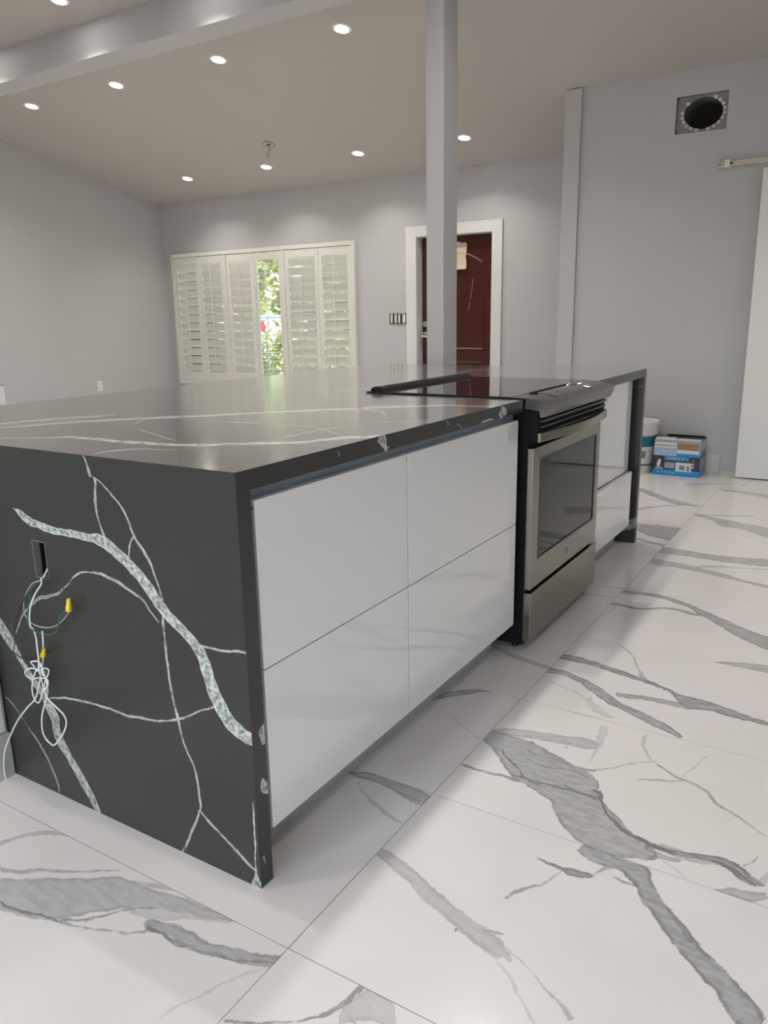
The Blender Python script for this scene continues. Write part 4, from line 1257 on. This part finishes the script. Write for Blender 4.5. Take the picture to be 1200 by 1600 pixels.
adopt(bB, prism_obj('back_flap', [(uy1 - .09, uz1 + .022), (uy1 - .003, uz1), (uy1 - .003, uz1 + .003), (uy1 - .09, uz1 + .025)], 0, ux0 + .05, ux1 - .002, M['shade_in']))

# ------------------------------------------------------------------ garden outside the window
struct(box('ground', (-90, 40, YB + .3, 110, -.25, -.2), M['pale_ground']))
def leaves(bm, c, rad, n, size, rng):
    for _ in range(n):
        d = Vector((rng.gauss(0, 1), rng.gauss(0, 1), rng.gauss(0, 1))).normalized()
        p = Vector(c) + Vector((d.x * rad[0], d.y * rad[1], d.z * rad[2])) * rng.uniform(.55, 1.0)
        a = Vector((rng.gauss(0, 1), rng.gauss(0, 1), rng.gauss(0, 1))).normalized()
        b = a.orthogonal().normalized()
        s = size * rng.uniform(.6, 1.3)
        q = [bm.verts.new(p + a * s), bm.verts.new(p + b * s * .45), bm.verts.new(p - a * s), bm.verts.new(p - b * s * .45)]
        f = bm.faces.new(q)
        f.material_index = 1 if rng.random() < .22 else 0
rng = random.Random(3)
hd = thing('garden_hedge', (-7.4, 9.0, -.2), 'clipped green hedge outside the window, under the white rail', 'hedge')
bm = bmesh.new()
for k in range(27): leaves(bm, (-13.5 + k * .34, 9.0, .42), (.45, .36, .66), 620, .045, rng)
o = new_obj('foliage', bm, [M['leaf'], M['leaf_y']]); o['kind'] = 'stuff'; adopt(hd, o)
bm = bmesh.new()
for k in range(8): tube(bm, [(-9.6 + k * .66, 9.0, -.2), (-9.5 + k * .66, 9.02, .2), (-9.65 + k * .66, 8.98, .7)], .02, 6, 2)
adopt(hd, new_obj('stems', bm, M['bark']))
fl = thing('red_flower', (-7.06, 8.48, -.2), 'single red blossom on the hedge seen through the open louvres', 'flower')
fp_ = Vector((-7.06, 8.48, 1.02))
for k in range(5):
    bm = bmesh.new()
    a = 2 * math.pi * k / 5
    bmesh.ops.create_uvsphere(bm, u_segments=10, v_segments=6, radius=.05)
    for v in bm.verts: v.co = Vector((v.co.x * .9, v.co.y * .35, v.co.z * .9))
    bm.transform(Matrix.Translation(fp_ + Vector((math.cos(a) * .035, -.12, math.sin(a) * .035 + .06))))
    adopt(fl, new_obj('petal', bm, M['petal'], smooth=True))
bm = bmesh.new(); tube(bm, [fp_ + Vector((0, -.10, .05)), fp_ + Vector((.02, -.06, -.05)), fp_ + Vector((.0, -.03, -.22)), fp_ + Vector((.02, -.06, -.7)), fp_ + Vector((.03, -.04, -1.21))], .008, 6, 3)
adopt(fl, new_obj('stem', bm, M['leaf']))
rl_ = thing('garden_rail_fence', (-7.8, 10.2, -.2), 'white horizontal rail fence beyond the hedge', 'fence')
adopt(rl_, box('rail', (-18, -3, 10.16, 10.24, 1.175, 1.265), M['trim']))
for x in (-11, -9.4, -7.8, -6.2, -4.6): adopt(rl_, box('post', (x, x + .09, 10.25, 10.34, -.2, 1.26), M['trim']))
for ti, (tx, ty, h_t, rr) in enumerate([(-8.6, 12.6, 2.6, 1.4), (-12.6, 14.0, 3.0, 1.6), (-4.4, 14.0, 2.7, 1.6)]):
    tr = thing('garden_tree', (tx, ty, -.2), ['leafy tree straight behind the rail fence in the open panel', 'leafy tree farther left beyond the rail fence', 'leafy tree farther right beyond the rail fence'][ti], 'tree')
    bm = bmesh.new(); tube(bm, [(tx, ty, -.2), (tx + .1, ty, 1.0), (tx - .05, ty + .05, h_t)], .11, 8, 4)
    adopt(tr, new_obj('trunk', bm, M['bark']))
    bm = bmesh.new()
    for k in range(9):
        leaves(bm, (tx + rng.uniform(-.7, .7), ty + rng.uniform(-.6, .6), h_t + rng.uniform(-1.7, .8)), (rr * .6, rr * .6, rr * .5), 420, .10, rng)
    o = new_obj('crown', bm, [M['leaf'], M['leaf_y']]); o['kind'] = 'stuff'; adopt(tr, o)
